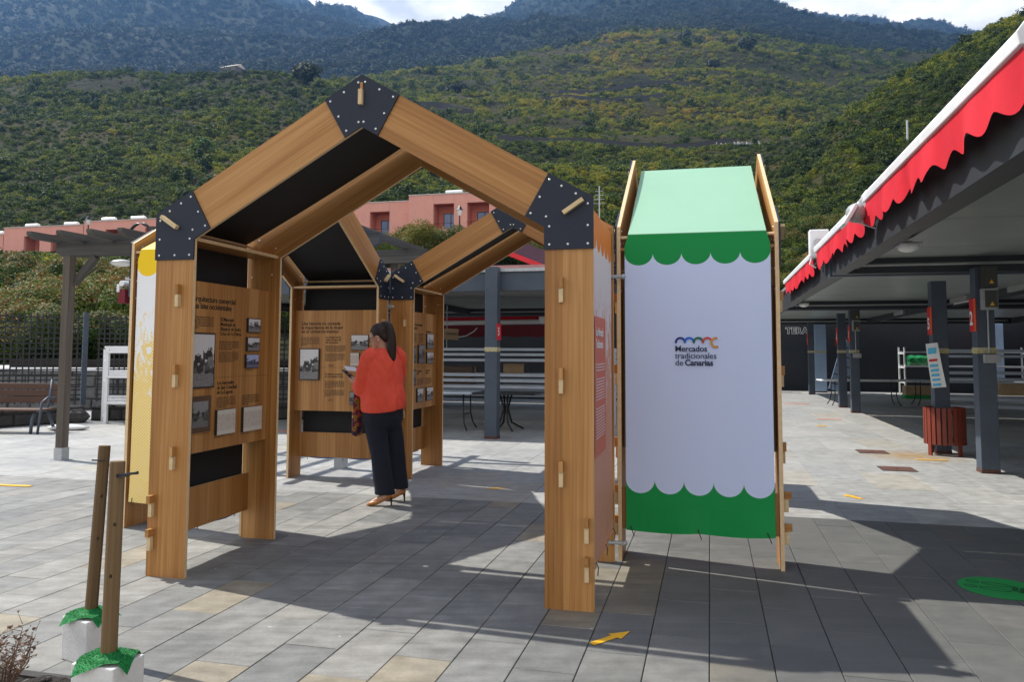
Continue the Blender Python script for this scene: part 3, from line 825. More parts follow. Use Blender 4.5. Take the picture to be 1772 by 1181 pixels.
# ------------------------------------------------------------------ plaza paving
AP, AS, AM = 14.2, 13.486, 14.5
def paving_mat(name, mode, stops, tan=True, tan_dark=False):
    N = NT(name)
    r = N.n('ShaderNodeObjectInfo').outputs['Random'] if mode == 'obj' else N.n('ShaderNodeNewGeometry').outputs['Random Per Island']
    geo = N.n('ShaderNodeNewGeometry').outputs['Position']
    c = N.ramp(r, stops)
    N.t.nodes[-1].color_ramp.interpolation = 'CONSTANT' if tan else 'LINEAR'
    big = N.noise(geo, 0.9, 5, 0.6); fine = N.noise(geo, 55, 4, 0.75); mid = N.noise(geo, 7, 4, 0.6)
    streak = N.noise(N.mapping(geo, (1.2, 9, 1), (0, 0, 0), (0, 0, R(AP))), 1.5, 4, 0.6)
    c = N.mix(N.math('MULTIPLY', N.math('SUBTRACT', big, 0.42, clamp=True), 1.6), c, scl(stops[0][1], 0.62))
    c = N.mix(0.38, c, N.ramp(fine, [(0.3, (0.10, 0.10, 0.10)), (0.7, (0.46, 0.46, 0.45))]), 'SOFT_LIGHT')
    c = N.mix(0.55, c, N.ramp(mid, [(0.32, (0.28, 0.28, 0.28)), (0.68, (0.7, 0.7, 0.7))]), 'SOFT_LIGHT')
    c = N.mix(0.5, c, N.ramp(streak, [(0.35, (0.30, 0.30, 0.30)), (0.65, (0.66, 0.66, 0.66))]), 'SOFT_LIGHT')
    spot = N.noise(geo, 15, 2, 0.4)
    c = N.mix(N.ramp(spot, [(0.74, (0, 0, 0)), (0.80, (0.45, 0.45, 0.45))]), c, (0.62, 0.61, 0.59))
    if name == 'pale_slab':      # rusty stain spreading from the foot of the litter bin
        vd = N.n('ShaderNodeVectorMath', operation='DISTANCE'); N.l(geo, vd.inputs[0]); vd.inputs[1].default_value = (5.85, 11.55, 0)
        st_m = N.math('MULTIPLY', N.math('SUBTRACT', 1.0, N.math('ADD', N.math('MULTIPLY', vd.outputs['Value'], 1.25), N.math('MULTIPLY', N.math('SUBTRACT', mid, 0.5), 1.1)), clamp=True), 0.9, clamp=True)
        c = N.mix(st_m, c, (0.30, 0.19, 0.07, 1))
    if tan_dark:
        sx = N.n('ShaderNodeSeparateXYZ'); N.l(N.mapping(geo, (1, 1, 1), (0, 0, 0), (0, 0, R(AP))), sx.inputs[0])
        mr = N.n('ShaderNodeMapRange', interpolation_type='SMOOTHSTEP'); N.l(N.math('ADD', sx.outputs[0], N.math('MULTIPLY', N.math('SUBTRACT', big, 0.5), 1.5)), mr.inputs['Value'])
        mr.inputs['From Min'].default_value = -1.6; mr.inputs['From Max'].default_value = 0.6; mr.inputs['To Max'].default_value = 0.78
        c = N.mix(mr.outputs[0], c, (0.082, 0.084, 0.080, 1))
    N.base(c, 0.68, 0, 0.45)
    N.l(N.math('ADD', 0.42, N.math('MULTIPLY', mid, 0.5)), N.bsdf.inputs['Roughness'])
    N.bump(N.math('ADD', fine, N.math('MULTIPLY', mid, 0.6)), 0.35, 0.003)
    return N.mat
GREYS = [(0.0, (0.215, 0.217, 0.205)), (0.16, (0.245, 0.245, 0.230)), (0.30, (0.188, 0.193, 0.187)), (0.46, (0.262, 0.256, 0.235)), (0.60, (0.225, 0.226, 0.216)), (0.76, (0.280, 0.276, 0.258)), (0.93, (0.290, 0.255, 0.190))]
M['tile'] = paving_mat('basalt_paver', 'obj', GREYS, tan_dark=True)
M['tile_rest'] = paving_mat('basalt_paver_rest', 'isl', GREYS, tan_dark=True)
M['slab'] = paving_mat('pale_slab', 'isl', [(0.0, (0.365, 0.365, 0.350)), (0.25, (0.40, 0.398, 0.382)), (0.5, (0.35, 0.353, 0.345)), (0.75, (0.385, 0.38, 0.362)), (0.93, (0.39, 0.37, 0.325))])
M['joint'] = pm('joint_sand', (0.095, 0.092, 0.082), 0.95, 0.3, 6)

x, y = UV2XY(0, 0, AP)
plaza = empty('plaza', (0, 0, 0), R(-AP))
tag(plaza, kind='structure')
mb = MB(); mb.quad([(-60, -25, -0.016), (45, -25, -0.016), (45, 46, -0.016), (-60, 46, -0.016)])
mb.build('joint_bed', M['joint'], plaza)

def tile_mesh(w, l, gap, ch, mat, name):
    mb = MB()
    a, b = w / 2 - gap / 2, l / 2 - gap / 2
    z0, z1, z2 = -0.03, -ch, 0.0
    ring = lambda q, z: [(-a + q, -b + q, z), (a - q, -b + q, z), (a - q, b - q, z), (-a + q, b - q, z)]
    mb.loft([ring(0, z0), ring(0, z1), ring(ch, z2)], 0, False)
    mb.quad(ring(ch, z2))
    return mb
PW, PL, U0, V0 = 0.302, 0.61, -0.022, 3.71
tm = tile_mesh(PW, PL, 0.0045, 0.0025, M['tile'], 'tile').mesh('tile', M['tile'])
cells = []; halves = []
for j in range(-40, 36):
    u = U0 + (j + 0.5) * PW
    off = V0 + (0.305 if j % 2 == 0 else 0.0)
    for k in range(-12, 9):
        v = off + (k + 0.5) * PL
        if v + PL / 2 > 7.66 and v - PL / 2 < 7.5: 
            pass
        if v > 7.45:
            if v < 7.70: halves.append(u)
            continue
        x, y = UV2XY(u, v, AP)
        cells.append((u, v, x, y))
def in_view(x, y):
    return y > 2.75 and abs(x / y) < 0.72
vis = sorted([c for c in cells if in_view(c[2], c[3])], key=lambda c: c[3])
near = set((c[0], c[1]) for c in vis[:298])
rest = MB()
def add_tile(mbx, u, v, w, l, gap, z):
    a, b = w / 2 - gap / 2, l / 2 - gap / 2
    mbx.loft([[(u - a, v - b, -0.03), (u + a, v - b, -0.03), (u + a, v + b, -0.03), (u - a, v + b, -0.03)],
              [(u - a, v - b, z - 0.002), (u + a, v - b, z - 0.002), (u + a, v + b, z - 0.002), (u - a, v + b, z - 0.002)],
              [(u - a + .002, v - b + .002, z), (u + a - .002, v - b + .002, z), (u + a - .002, v + b - .002, z), (u - a + .002, v + b - .002, z)]], 0, True)
VEDGE = 7.62
for (u, v, x, y) in cells:
    if (u, v) in near:
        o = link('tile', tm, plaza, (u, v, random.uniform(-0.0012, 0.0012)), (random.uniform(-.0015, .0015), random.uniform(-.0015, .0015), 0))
    elif y > -3:
        add_tile(rest, u, v, PW, PL, 0.0045, random.uniform(-0.0012, 0.0012))
for u in halves: add_tile(rest, u, 7.5225, PW, 0.305, 0.0045, random.uniform(-0.0012, 0.0012))
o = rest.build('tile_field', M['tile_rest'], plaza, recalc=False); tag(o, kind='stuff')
# paler slabs beyond
far = MB()
SW, SL = 0.604, 1.21
for j in range(-70, 60):
    u = (j + 0.5) * SW + U0
    base = 7.45 + (0 if (j % 2) else -0.0)
    k = 0
    v = 7.682
    first = True
    off = 0.605 if j % 2 else 0.0
    while v < 42:
        l = SL - off if first else SL
        first = False
        add_tile(far, u, v + l / 2, SW, l, 0.003, random.uniform(-0.001, 0.001))
        v += l
o = far.build('slab_field', M['slab'], plaza, recalc=False); tag(o, kind='stuff')

# ------------------------------------------------------------------ exhibition structure: four gabled timber modules round a court
SX, SY, W, D, GAP, B, HE, HR = -2.4329, 5.3144, 2.9972, 1.1399, 0.0213, 0.2928, 2.4248, 3.2888
TH = 0.027
KS = (HR - HE) / (W / 2); CO = math.cos(math.atan(KS)); SI = math.sin(math.atan(KS))
ZI = HE + KS * B - B / CO

def scallop_mat(name, main, roof, body, figure=None, foot=True):
    """flat print of a market awning: plain roof, scalloped valance, pale body, scalloped foot"""
    N = NT(name)
    sep = N.n('ShaderNodeSeparateXYZ'); N.l(N.coord('UV'), sep.inputs[0])
    u, z = sep.outputs[0], sep.outputs[1]
    f = N.math('FRACT', N.math('MULTIPLY', u, 5.0)); c = N.math('SUBTRACT', N.math('MULTIPLY', f, 2.0), 1.0)
    arc = N.math('SQRT', N.math('SUBTRACT', 1.0, N.math('MULTIPLY', c, c), clamp=True))
    top = N.math('GREATER_THAN', z, N.math('SUBTRACT', 2.225, N.math('MULTIPLY', arc, 0.088)))
    low = N.math('LESS_THAN', z, N.math('SUBTRACT', 0.585, N.math('MULTIPLY', arc, 0.10)))
    if not foot: low = 0.0
    isroof = N.math('GREATER_THAN', z, 2.366)
    geo = N.coord('Object')
    bodyc = body
    if figure:
        n1 = N.noise(N.mapping(geo, (1, 2.2, 1.1)), 4.2, 8, 0.78, 1.2)
        dots = N.n('ShaderNodeTexChecker'); dots.inputs['Scale'].default_value = 70; N.l(geo, dots.inputs['Vector'])
        fm = N.math('GREATER_THAN', N.math('ADD', n1, N.math('MULTIPLY', N.math('SUBTRACT', 1.55, z), 0.26)), 0.51)
        hi = N.math('MULTIPLY', fm, N.math('ADD', 0.50, N.math('MULTIPLY', dots.outputs['Fac'], 0.45)))
        below = N.math('LESS_THAN', z, 1.95)
        bodyc = N.mix(N.math('MULTIPLY', hi, below), (*body, 1), (*figure, 1))
    col = N.mix(top, bodyc, (*main, 1)); col = N.mix(low, col, (*main, 1)); col = N.mix(isroof, col, (*roof, 1))
    weave = N.noise(geo, 260, 2, 0.6); soft = N.noise(geo, 1.8, 3, 0.5)
    col = N.mix(0.18, col, N.ramp(soft, [(0.3, (0.4, 0.4, 0.4)), (0.7, (0.6, 0.6, 0.6))]), 'SOFT_LIGHT')
    N.base(col, 0.62, 0, 0.3)
    N.bump(N.math('ADD', N.math('MULTIPLY', weave, 0.3), soft), 0.12, 0.01)
    return N.mat
M['ban_green'] = scallop_mat('green_banner_print', (0.002, 0.28, 0.062), (0.25, 0.44, 0.31), (0.59, 0.69, 0.94))
M['ban_yellow'] = scallop_mat('yellow_banner_print', (0.86, 0.56, 0.01), (0.88, 0.66, 0.10), (0.80, 0.80, 0.80), (0.84, 0.55, 0.02), False)
M['ban_orange'] = scallop_mat('orange_banner_print', (0.80, 0.24, 0.03), (0.80, 0.30, 0.06), (0.78, 0.74, 0.74), (0.70, 0.22, 0.06), False)
M['ban_blue'] = scallop_mat('blue_banner_print', (0.02, 0.12, 0.42), (0.15, 0.32, 0.6), (0.80, 0.81, 0.84))

def photo_mat(name, tone, sky, seed):
    N = NT(name)
    uv = N.coord('UV')
    sep = N.n('ShaderNodeSeparateXYZ'); N.l(uv, sep.inputs[0])
    rnd = N.math('MULTIPLY', N.n('ShaderNodeObjectInfo').outputs['Random'], 40.0)
    cb = N.n('ShaderNodeCombineXYZ'); N.l(rnd, cb.inputs[0])
    v = N.mapping(uv, (1, 1, 1), cb.outputs[0])
    vo = N.n('ShaderNodeTexVoronoi', distance='CHEBYCHEV'); vo.inputs['Scale'].default_value = 6.0
    N.l(v, vo.inputs['Vector'])
    sp = N.n('ShaderNodeSeparateXYZ'); N.l(vo.outputs['Color'], sp.inputs[0])
    n1 = N.noise(v, 4.0, 6, 0.75, 0.4); n2 = N.noise(v, 18, 5, 0.8)
    line = N.math('ADD', 0.60, N.math('ADD', N.math('MULTIPLY', N.math('SUBTRACT', sp.outputs[0], 0.5), 0.42), N.math('MULTIPLY', N.math('SUBTRACT', n1, 0.5), 0.35)))
    skym = N.math('GREATER_THAN', sep.outputs[1], line)
    grm = N.math('LESS_THAN', sep.outputs[1], N.math('ADD', 0.16, N.math('MULTIPLY', n1, 0.18)))
    town = N.math('ADD', N.math('MULTIPLY', sp.outputs[1], 0.42), N.math('MULTIPLY', N.math('SUBTRACT', n2, 0.38), 0.9))
    grd = N.math('ADD', 0.46, N.math('MULTIPLY', N.math('SUBTRACT', n2, 0.5), 0.6))
    skv = N.math('ADD', sky - 0.22, N.math('MULTIPLY', n1, 0.25))
    m1 = N.n('ShaderNodeMix'); N.l(grm, m1.inputs[0]); N.l(town, m1.inputs[2]); N.l(grd, m1.inputs[3])
    m2 = N.n('ShaderNodeMix'); N.l(skym, m2.inputs[0]); N.l(m1.outputs[0], m2.inputs[2]); N.l(skv, m2.inputs[3])
    f = m2.outputs[0]
    c = N.ramp(f, [(0.18, scl(tone, 0.03)), (0.40, scl(tone, 0.22)), (0.62, scl(tone, 0.55)), (0.85, tone)])
    N.base(c, 0.4, 0, 0.4)
    return N.mat
M['photo'] = photo_mat('grey_photograph', (0.62, 0.62, 0.64), 0.95, 1)
M['photo_dark'] = photo_mat('dark_photograph', (0.45, 0.45, 0.47), 0.7, 2)
M['photo_blue'] = photo_mat('blue_photograph', (0.40, 0.46, 0.72), 0.9, 3)
def drawing_mat():
    N = NT('pale_drawing')
    uv = N.coord('UV')
    w = N.noise(N.mapping(uv, (9, 14, 1)), 1.0, 5, 0.8)
    ln = N.math('LESS_THAN', N.math('ABSOLUTE', N.math('SUBTRACT', w, 0.5)), 0.022)
    sep = N.n('ShaderNodeSeparateXYZ'); N.l(uv, sep.inputs[0])
    mid = N.math('LESS_THAN', N.math('ABSOLUTE', N.math('SUBTRACT', sep.outputs[1], 0.5)), 0.33)
    N.base(N.mix(N.math('MULTIPLY', N.math('MULTIPLY', ln, mid), 0.7), (0.58, 0.55, 0.48, 1), (0.25, 0.13, 0.10, 1)), 0.6, 0, 0.3)
    return N.mat
M['drawing'] = drawing_mat()

class Side:
    """wall of a module: s=0 wall (sgn 1) or s=W wall (sgn -1)"""
    def __init__(s, sgn): s.sgn = sgn
    def x(s, q): return q if s.sgn > 0 else W - q
    # inner face reading direction
    def p2y(s, p): return p if s.sgn > 0 else D - p
    @property
    def right(s): return (0, 1, 0) if s.sgn > 0 else (0, -1, 0)

def module(name, label, loc, rz, banners):
    root = empty(name, loc, rz)
    tag(root, label, 'pavilion')
    for fi, (y0, y1) in enumerate(((0, TH), (D - TH, D))):
        out = -1 if fi == 0 else 1
        yo = y0 if fi == 0 else y1
        for sgn in (1, -1):
            X = lambda q: q if sgn > 0 else W - q
            rs = lambda P_: P_ if sgn > 0 else list(reversed(P_))
            mb = MB(); mb.plank(rs([(X(0), 0), (X(B), 0), (X(B), ZI), (X(0), HE)]), y0, y1, (0, 1))
            mb.build('post', [M['wood'], M['ply']], root)
            mb = MB(); mb.plank(rs([(X(0) + 0, HE + 0.0005), (X(B), ZI + 0.0005), (W / 2, HR - B / CO), (W / 2, HR)]), y0, y1, (CO, sgn * SI))
            mb.build('rafter', [M['wood'], M['ply']], root)
            # eave plate
            pl = 0.31
            pe = [(-0.004, HE - pl), (-0.004, HE + 0.004), (pl * CO, HE + pl * SI + 0.004), (pl * CO + B * SI, HE + pl * SI - B * CO - 0.003), (B + 0.003, ZI - 0.002), (B + 0.003, HE - pl)]
            mb = MB(); mb.plank(rs([(X(a), b) for a, b in pe]), min(yo, yo + out * 0.013), max(yo, yo + out * 0.013), (0, 1), 0, 0)
            plate = mb.build('corner_plate', M['plate'], root, bevel=0.002)
            bm_ = MB()
            pts = [(0.03, HE - pl + 0.03), (0.15, HE - pl + 0.03), (B - 0.03, HE - pl + 0.03), (B - 0.03, HE - 0.17), (0.03, HE - 0.17), (0.03, HE - 0.04)]
            for q in (0.10, 0.20, 0.285): pts.append((q * CO + 0.03 * SI, HE + q * SI - 0.03 * CO))
            for q in (0.285,): pts += [(q * CO + 0.15 * SI, HE + q * SI - 0.15 * CO), (q * CO + (B - 0.03) * SI, HE + q * SI - (B - 0.03) * CO)]
            pts.append((B - 0.01, ZI + 0.06))
            for a, b in pts: bm_.ball((X(a), yo + out * 0.0135, b), 0.0085, 0.005, 0.0085, 8, 4)
            o = bm_.build('bolt', M['bolt'], plate, smooth=True); tag(o, kind='stuff')
            mb = MB(); d = Vector((sgn * 0.83, 0, -0.55))
            mb.obox((X(0.115), yo + out * 0.03, HE - 0.055), d, (0, 1, 0), d.cross(Vector((0, 1, 0))), 0.072, 0.019, 0.0125); mb.build('wedge', M['peg'], plate)
            # wedges of the panel tenons
            for zc in (1.90, 1.36, 0.815):
                mb = MB(); mb.box(X(0.19) - 0.013, X(0.19) + 0.013, min(yo, yo + out * 0.042), max(yo, yo + out * 0.042), zc - 0.02, zc + 0.045 ); mb.build('tenon', M['wood'], root)
                mb = MB(); mb.box(X(0.19) - 0.0125, X(0.19) + 0.0125, min(yo + out * 0.003, yo + out * 0.034), max(yo + out * 0.003, yo + out * 0.034), zc - 0.105, zc - 0.022); mb.build('wedge', M['peg'], root)
            for zc in (0.49, 0.27):
                mb = MB(); mb.box(X(0.04) - 0.013, X(0.04) + 0.013, min(yo, yo + out * 0.055), max(yo, yo + out * 0.055), zc - 0.005, zc + 0.045); mb.build('tenon', M['wood'], root)
                mb = MB(); mb.box(X(0.04) - 0.0125, X(0.04) + 0.0125, min(yo + out * 0.003, yo + out * 0.034), max(yo + out * 0.003, yo + out * 0.034), zc - 0.095, zc - 0.007); mb.build('wedge', M['peg'], root)
            # screws on the inner face
            mb = MB(); yi = y1 if fi == 0 else y0
            for a, b in ((0.04, 2.3), (0.04, 2.1), (0.04, 1.95), (0.22, 2.12), (0.25, ZI + 0.08), (0.10, HE - 0.02)): mb.ball((X(a), yi - out * 0.001, b), 0.008, 0.004, 0.008, 8, 4)
            o = mb.build('screw', M['bolt'], root, smooth=True); tag(o, kind='stuff')
        # ridge plate
        q = 0.30
        lz = HR - B / CO
        pr = [(W / 2 - q * CO, HR - q * SI + 0.004), (W / 2 - q * CO + B * SI, HR - q * SI - B * CO - 0.003), (W / 2, lz - 0.003), (W / 2 + q * CO - B * SI, HR - q * SI - B * CO - 0.003), (W / 2 + q * CO, HR - q * SI + 0.004), (W / 2, HR + 0.005)]
        mb = MB(); mb.plank(pr, min(yo, yo + out * 0.013), max(yo, yo + out * 0.013), (0, 1), 0, 0)
        plate = mb.build('ridge_plate', M['plate'], root, bevel=0.002)
        bm_ = MB()
        for sgn in (1, -1):
            for (al, pe_) in ((0.045, 0.03), (0.16, 0.03), (0.27, 0.03), (0.27, 0.15), (0.27, B - 0.03), (0.14, B - 0.015)):
                bm_.ball((W / 2 - sgn * (al * CO - pe_ * SI), yo + out * 0.0135, HR - al * SI - pe_ * CO), 0.0085, 0.005, 0.0085, 8, 4)
        o = bm_.build('bolt', M['bolt'], plate, smooth=True); tag(o, kind='stuff')
        mb = MB(); mb.box(W / 2 - 0.0125, W / 2 + 0.0125, min(yo + out * 0.002, yo + out * 0.04), max(yo + out * 0.002, yo + out * 0.04), HR - 0.20, HR - 0.10); mb.build('wedge', M['peg'], plate)
        mb = MB(); mb.box(W / 2 - 0.008, W / 2 + 0.010, min(yo + out * 0.001, yo + out * 0.02), max(yo + out * 0.001, yo + out * 0.02), HR - 0.098, HR - 0.05); mb.build('tenon', M['wood'], plate)
    for sgn, bmat in ((1, banners[0]), (-1, banners[1])):
        sd = Side(sgn); X = sd.x
        # info board, kick board, eave board
        mb = MB(); mb.plank([(TH + .001, 0.79), (D - TH - .001, 0.79), (D - TH - .001, 1.985), (TH + .001, 1.985)], 0, 0.018, (0, 1))
        o = mb.build('info_board', [M['wood'], M['ply']], root, (X(0.20 if sgn > 0 else 0.182), 0, 0), (0, 0, R(90)))
        mb = MB(); mb.plank([(TH + .001, 0.225), (D - TH - .001, 0.225), (D - TH - .001, 0.52), (TH + .001, 0.52)], 0, 0.018, (0, 1))
        o = mb.build('kick_board', [M['wood'], M['ply']], root, (X(0.055 if sgn > 0 else 0.037), 0, 0), (0, 0, R(90)))
        mb = MB(); mb.box(min(X(0.03), X(0.27)), max(X(0.03), X(0.27)), TH + .001, D - TH - .001, 2.252, 2.272)
        mb.build('eave_board', M['wood'], root)
        mb = MB(); mb.box(min(X(0.268), X(0.275)), max(X(0.268), X(0.275)), TH + .001, D - TH - .001, 2.250, 2.274); mb.build('eave_edge', M['ply'], root)
        mb = MB(); mb.tube([(X(0.032), TH, 2.348), (X(0.032), D - TH, 2.348)], 0.012, 8); mb.build('eave_rod', M['ply'], root)
        # fabric: roof slope, then hanging drop; print outside, black lining inside
        def sheet(off, nm, mat_, wavy, close):
            mb = MB(); NY, NZ = 14, 26
            path = [(W / 2 - 0.005, HR - 0.105, 3.9)]
            for i in range(1, 7):
                t = i / 6
                sag = -0.012 * math.sin(math.pi * t)
                path.append(((W / 2) * (1 - t) + 0.012 * t, (HR - 0.105) * (1 - t) + 2.37 * t + sag, 2.37 + 1.5 * (1 - t) + 0.001))
            for i in range(0, NZ + 1):
                t = i / NZ
                path.append((0.012 + off, 2.364 * (1 - t) + close * t, 2.364 * (1 - t) + close * t))
            rows = []
            for (q, z, vv) in path:
                row = []
                for k in range(NY + 1):
                    e = k / NY
                    taper = 0.03 if z < 2.3 else 0.055
                    yy = (TH + taper) * (1 - e) + (D - TH - taper) * e
                    qq, zz = q, z
                    if z < 2.3:
                        t = (2.364 - z) / 2.15
                        qq += wavy * (0.003 * math.sin(e * 9 + z * 3) * t + 0.004 * math.sin(math.pi * e) * math.sin(math.pi * t))
                        if t > 0.93: zz -= 0.018 * abs(math.sin(2 * math.pi * e)) * (t - 0.93) / 0.07 - 0.0; qq += -0.012 * math.sin(4 * math.pi * e + 1) * (t - 0.93) / 0.07
                    if z > 2.366: zz -= off * 2
                    row.append(((X(qq), yy, zz), (e, vv)))
                rows.append(row)
            for a, b in zip(rows[:-1], rows[1:]):
                for k in range(NY):
                    mb.quad([a[k][0], a[k + 1][0], b[k + 1][0], b[k][0]], 0, [a[k][1], a[k + 1][1], b[k + 1][1], b[k][1]])
            o = mb.build(nm, mat_, root, smooth=True, recalc=False)
            return o
        sheet(0.0, 'banner', M[bmat], 1, 0.222)
        sheet(0.004, 'banner_lining', M['lining'], 1, 0.245).location.z = -0.003
        mb = MB()
        for yq in (0.10, D / 2, D - 0.10):
            mb.tube([(X(0.06), yq + .02, 0.245), (X(0.0), yq + .01, 0.25), (X(-0.012), yq, 0.225), (X(-0.01), yq - .015, 0.185)], 0.0035, 5)
        o = mb.build('cable_tie', M['black_metal'], root)
        o['kind'] = 'stuff'
    return root

def S(u, v):
    a = math.radians(AS)
    return (SX + u * math.cos(a) + v * math.sin(a), SY - u * math.sin(a) + v * math.cos(a), 0)
AA = R(-AS)
modA = module('gable_pavilion', 'open timber gable nearest the camera, forming the entrance gate', S(0, 0), AA, ('ban_blue', 'ban_orange'))
modG = module('gable_pavilion', 'timber pavilion at right with green-roofed white banner and logo', S(W + GAP + D, D + GAP), AA + R(90), ('ban_green', 'ban_blue'))
modC = module('gable_pavilion', 'timber pavilion at left with yellow banner, behind the gate', S(-GAP, D + GAP), AA + R(90), ('ban_yellow', 'ban_blue'))
modE = module('gable_pavilion', 'far timber gable at the back of the court behind the woman', S(0.0, D + 2 * GAP + W), AA, ('ban_blue', 'ban_blue'))

# lettering and pictures on the boards -------------------------------------------------
def words(mb, sd, xq, p0, p1, z0, z1, rows, seed):
    rg = random.Random(seed)
    h = (z1 - z0) / rows
    for r in range(rows):
        z = z1 - (r + 1) * h
        p = p0
        end = p1 if r < rows - 1 else p0 + (p1 - p0) * rg.uniform(0.3, 0.9)
        while p < end:
            wl = min(rg.uniform(0.010, 0.04), end - p)
            ya, yb = sd.p2y(p), sd.p2y(p + wl)
            mb.quad([(sd.x(xq), ya, z + h * .12), (sd.x(xq), yb, z + h * .12), (sd.x(xq), yb, z + h * .55), (sd.x(xq), ya, z + h * .55)])
            p += wl + 0.006

def picture(root, sd, p0, p1, z0, z1, mat, frame='frame_dark', border=0.008, depth=0.018, label=None):
    mb = MB()
    xa, xb = sd.x(0.2005), sd.x(0.2005 + depth)
    ya, yb = sorted((sd.p2y(p0), sd.p2y(p1)))
    mb.box(min(xa, xb), max(xa, xb), ya, yb, z0, z1)
    fr = mb.build('picture_frame', M[frame], root)
    mb = MB()
    xc = sd.x(0.2005 + depth + 0.0015)
    q0, q1 = p0 + border, p1 - border
    ra, rb = sd.p2y(q0), sd.p2y(q1)
    mb.quad([(xc, ra, z0 + border), (xc, rb, z0 + border), (xc, rb, z1 - border), (xc, ra, z1 - border)], 0, [(0, 0), (1, 0), (1, 1), (0, 1)])
    mb.build('picture', M[mat], fr)

def board(root, sd, titles, blocks, pics, seam=True):
    for (t, size, p, z, bold) in titles:
        put_text('lettering', root, t, size, M['ink'], (sd.x(0.2015), sd.p2y(p), z), sd.right, (0, 0, 1), bold=bold, spacing=0.95, line=0.86)
    mb = MB()
    for i, (p0, p1, z0, z1, rows) in enumerate(blocks): words(mb, sd, 0.2015, p0, p1, z0, z1, rows, i + 5)
    o = mb.build('fine_print', M['ink'], root, recalc=False); tag(o, kind='stuff')
    for a in pics: picture(root, sd, *a)
    if seam:
        mb = MB(); y0, y1 = sorted((sd.p2y(0.03), sd.p2y(D - 0.03)))
        xs = sorted((sd.x(0.2002), sd.x(0.2008)))
        mb.box(xs[0], xs[1], y0, y1, 1.304, 1.306); mb.build('seam', M['ink'], root)

L_, R_ = Side(1), Side(-1)
board(modA, L_,
      [('La arquitectura comercial\nen las Islas occidentales', 0.058, 0.075, 1.845, 0.0006),
       ('El Mercado\nMunicipal de\nAbastos de Santa\nCruz de La Palma', 0.040, 0.455, 1.715, 0.0001),
       ('Los mercados\nde San Cristóbal\nde La Laguna', 0.040, 0.435, 1.252, 0.0001)],
      [(0.10, 0.375, 1.655, 1.745, 6), (0.445, 0.70, 1.505, 1.575, 5), (0.445, 0.70, 1.415, 1.495, 6), (0.435, 0.675, 1.085, 1.165, 6), (0.76, 1.0, 1.085, 1.165, 6),
       (0.79, 0.95, 1.345, 1.353, 1), (0.42, 0.62, 0.872, 0.88, 1), (0.75, 0.95, 0.865, 0.873, 1)],
      [(0.10, 0.385, 1.235, 1.625, 'photo', 'frame_dark', 0.012, 0.012), (0.10, 0.345, 0.93, 1.18, 'photo_dark', 'frame_brown', 0.035, 0.02),
       (0.42, 0.65, 0.888, 1.07, 'drawing', 'frame_dark', 0.002, 0.02), (0.755, 1.015, 0.88, 1.068, 'drawing', 'frame_dark', 0.002, 0.02),
       (0.795, 0.97, 1.64, 1.752, 'photo', 'frame_dark', 0.006, 0.016), (0.79, 0.962, 1.495, 1.605, 'photo', 'frame_dark', 0.006, 0.016), (0.78, 0.955, 1.365, 1.472, 'photo_blue', 'frame_dark', 0.004, 0.016)])
board(modC, R_,
      [('Una historia no contada:\nla importancia de la mujer\nen el comercio interior', 0.055, 0.11, 1.81, 0.0005),
       ('La mujer en la\nvida comercial\nde Canarias', 0.036, 0.43, 1.652, 0.0001),
       ('El ahorro manual\nen el mundo rural', 0.034, 0.43, 1.215, 0.0001)],
      [(0.11, 0.35, 1.565, 1.67, 7), (0.43, 0.69, 1.49, 1.57, 6), (0.43, 0.68, 1.38, 1.475, 7), (0.475, 0.545, 1.315, 1.34, 3), (0.43, 0.68, 1.06, 1.15, 6), (0.43, 0.68, 0.96, 1.045, 6), (0.475, 0.545, 0.905, 0.93, 3)],
      [(0.10, 0.36, 1.152, 1.53, 'photo', 'frame_dark', 0.012, 0.02), (0.763, 0.985, 1.51, 1.692, 'photo', 'frame_dark', 0.005, 0.016),
       (0.756, 0.874, 1.322, 1.482, 'drawing', 'frame_dark', 0.004, 0.02), (0.756, 0.90, 0.87, 1.025, 'photo_dark', 'frame_dark', 0.005, 0.016)])
board(modE, L_,
      [('Historia de la economía\ny el comercio', 0.048, 0.12, 1.815, 0.0004), ('El abastecimiento', 0.03, 0.70, 1.745, 0.0001), ('El comercio\nlocal', 0.034, 0.40, 1.245, 0.0001), ('El comercio\nexterior', 0.034, 0.70, 1.245, 0.0001)],
      [(0.42, 0.60, 1.60, 1.73, 8), (0.15, 0.36, 1.6, 1.72, 8), (0.40, 0.62, 1.08, 1.17, 6), (0.70, 0.92, 1.08, 1.17, 6)],
      [(0.40, 0.61, 1.35, 1.58, 'photo_dark', 'frame_dark', 0.005, 0.016), (0.705, 0.95, 1.53, 1.725, 'photo', 'frame_dark', 0.005, 0.016), (0.705, 0.95, 1.345, 1.49, 'photo', 'frame_dark', 0.005, 0.016),
       (0.16, 0.32, 1.36, 1.56, 'photo_dark', 'frame_dark', 0.012, 0.016), (0.16, 0.32, 1.08, 1.28, 'photo_dark', 'frame_brown', 0.02, 0.016),
       (0.37, 0.58, 0.872, 1.04, 'photo', 'frame_dark', 0.005, 0.016), (0.705, 0.95, 0.872, 1.04, 'photo', 'frame_dark', 0.005, 0.016)])

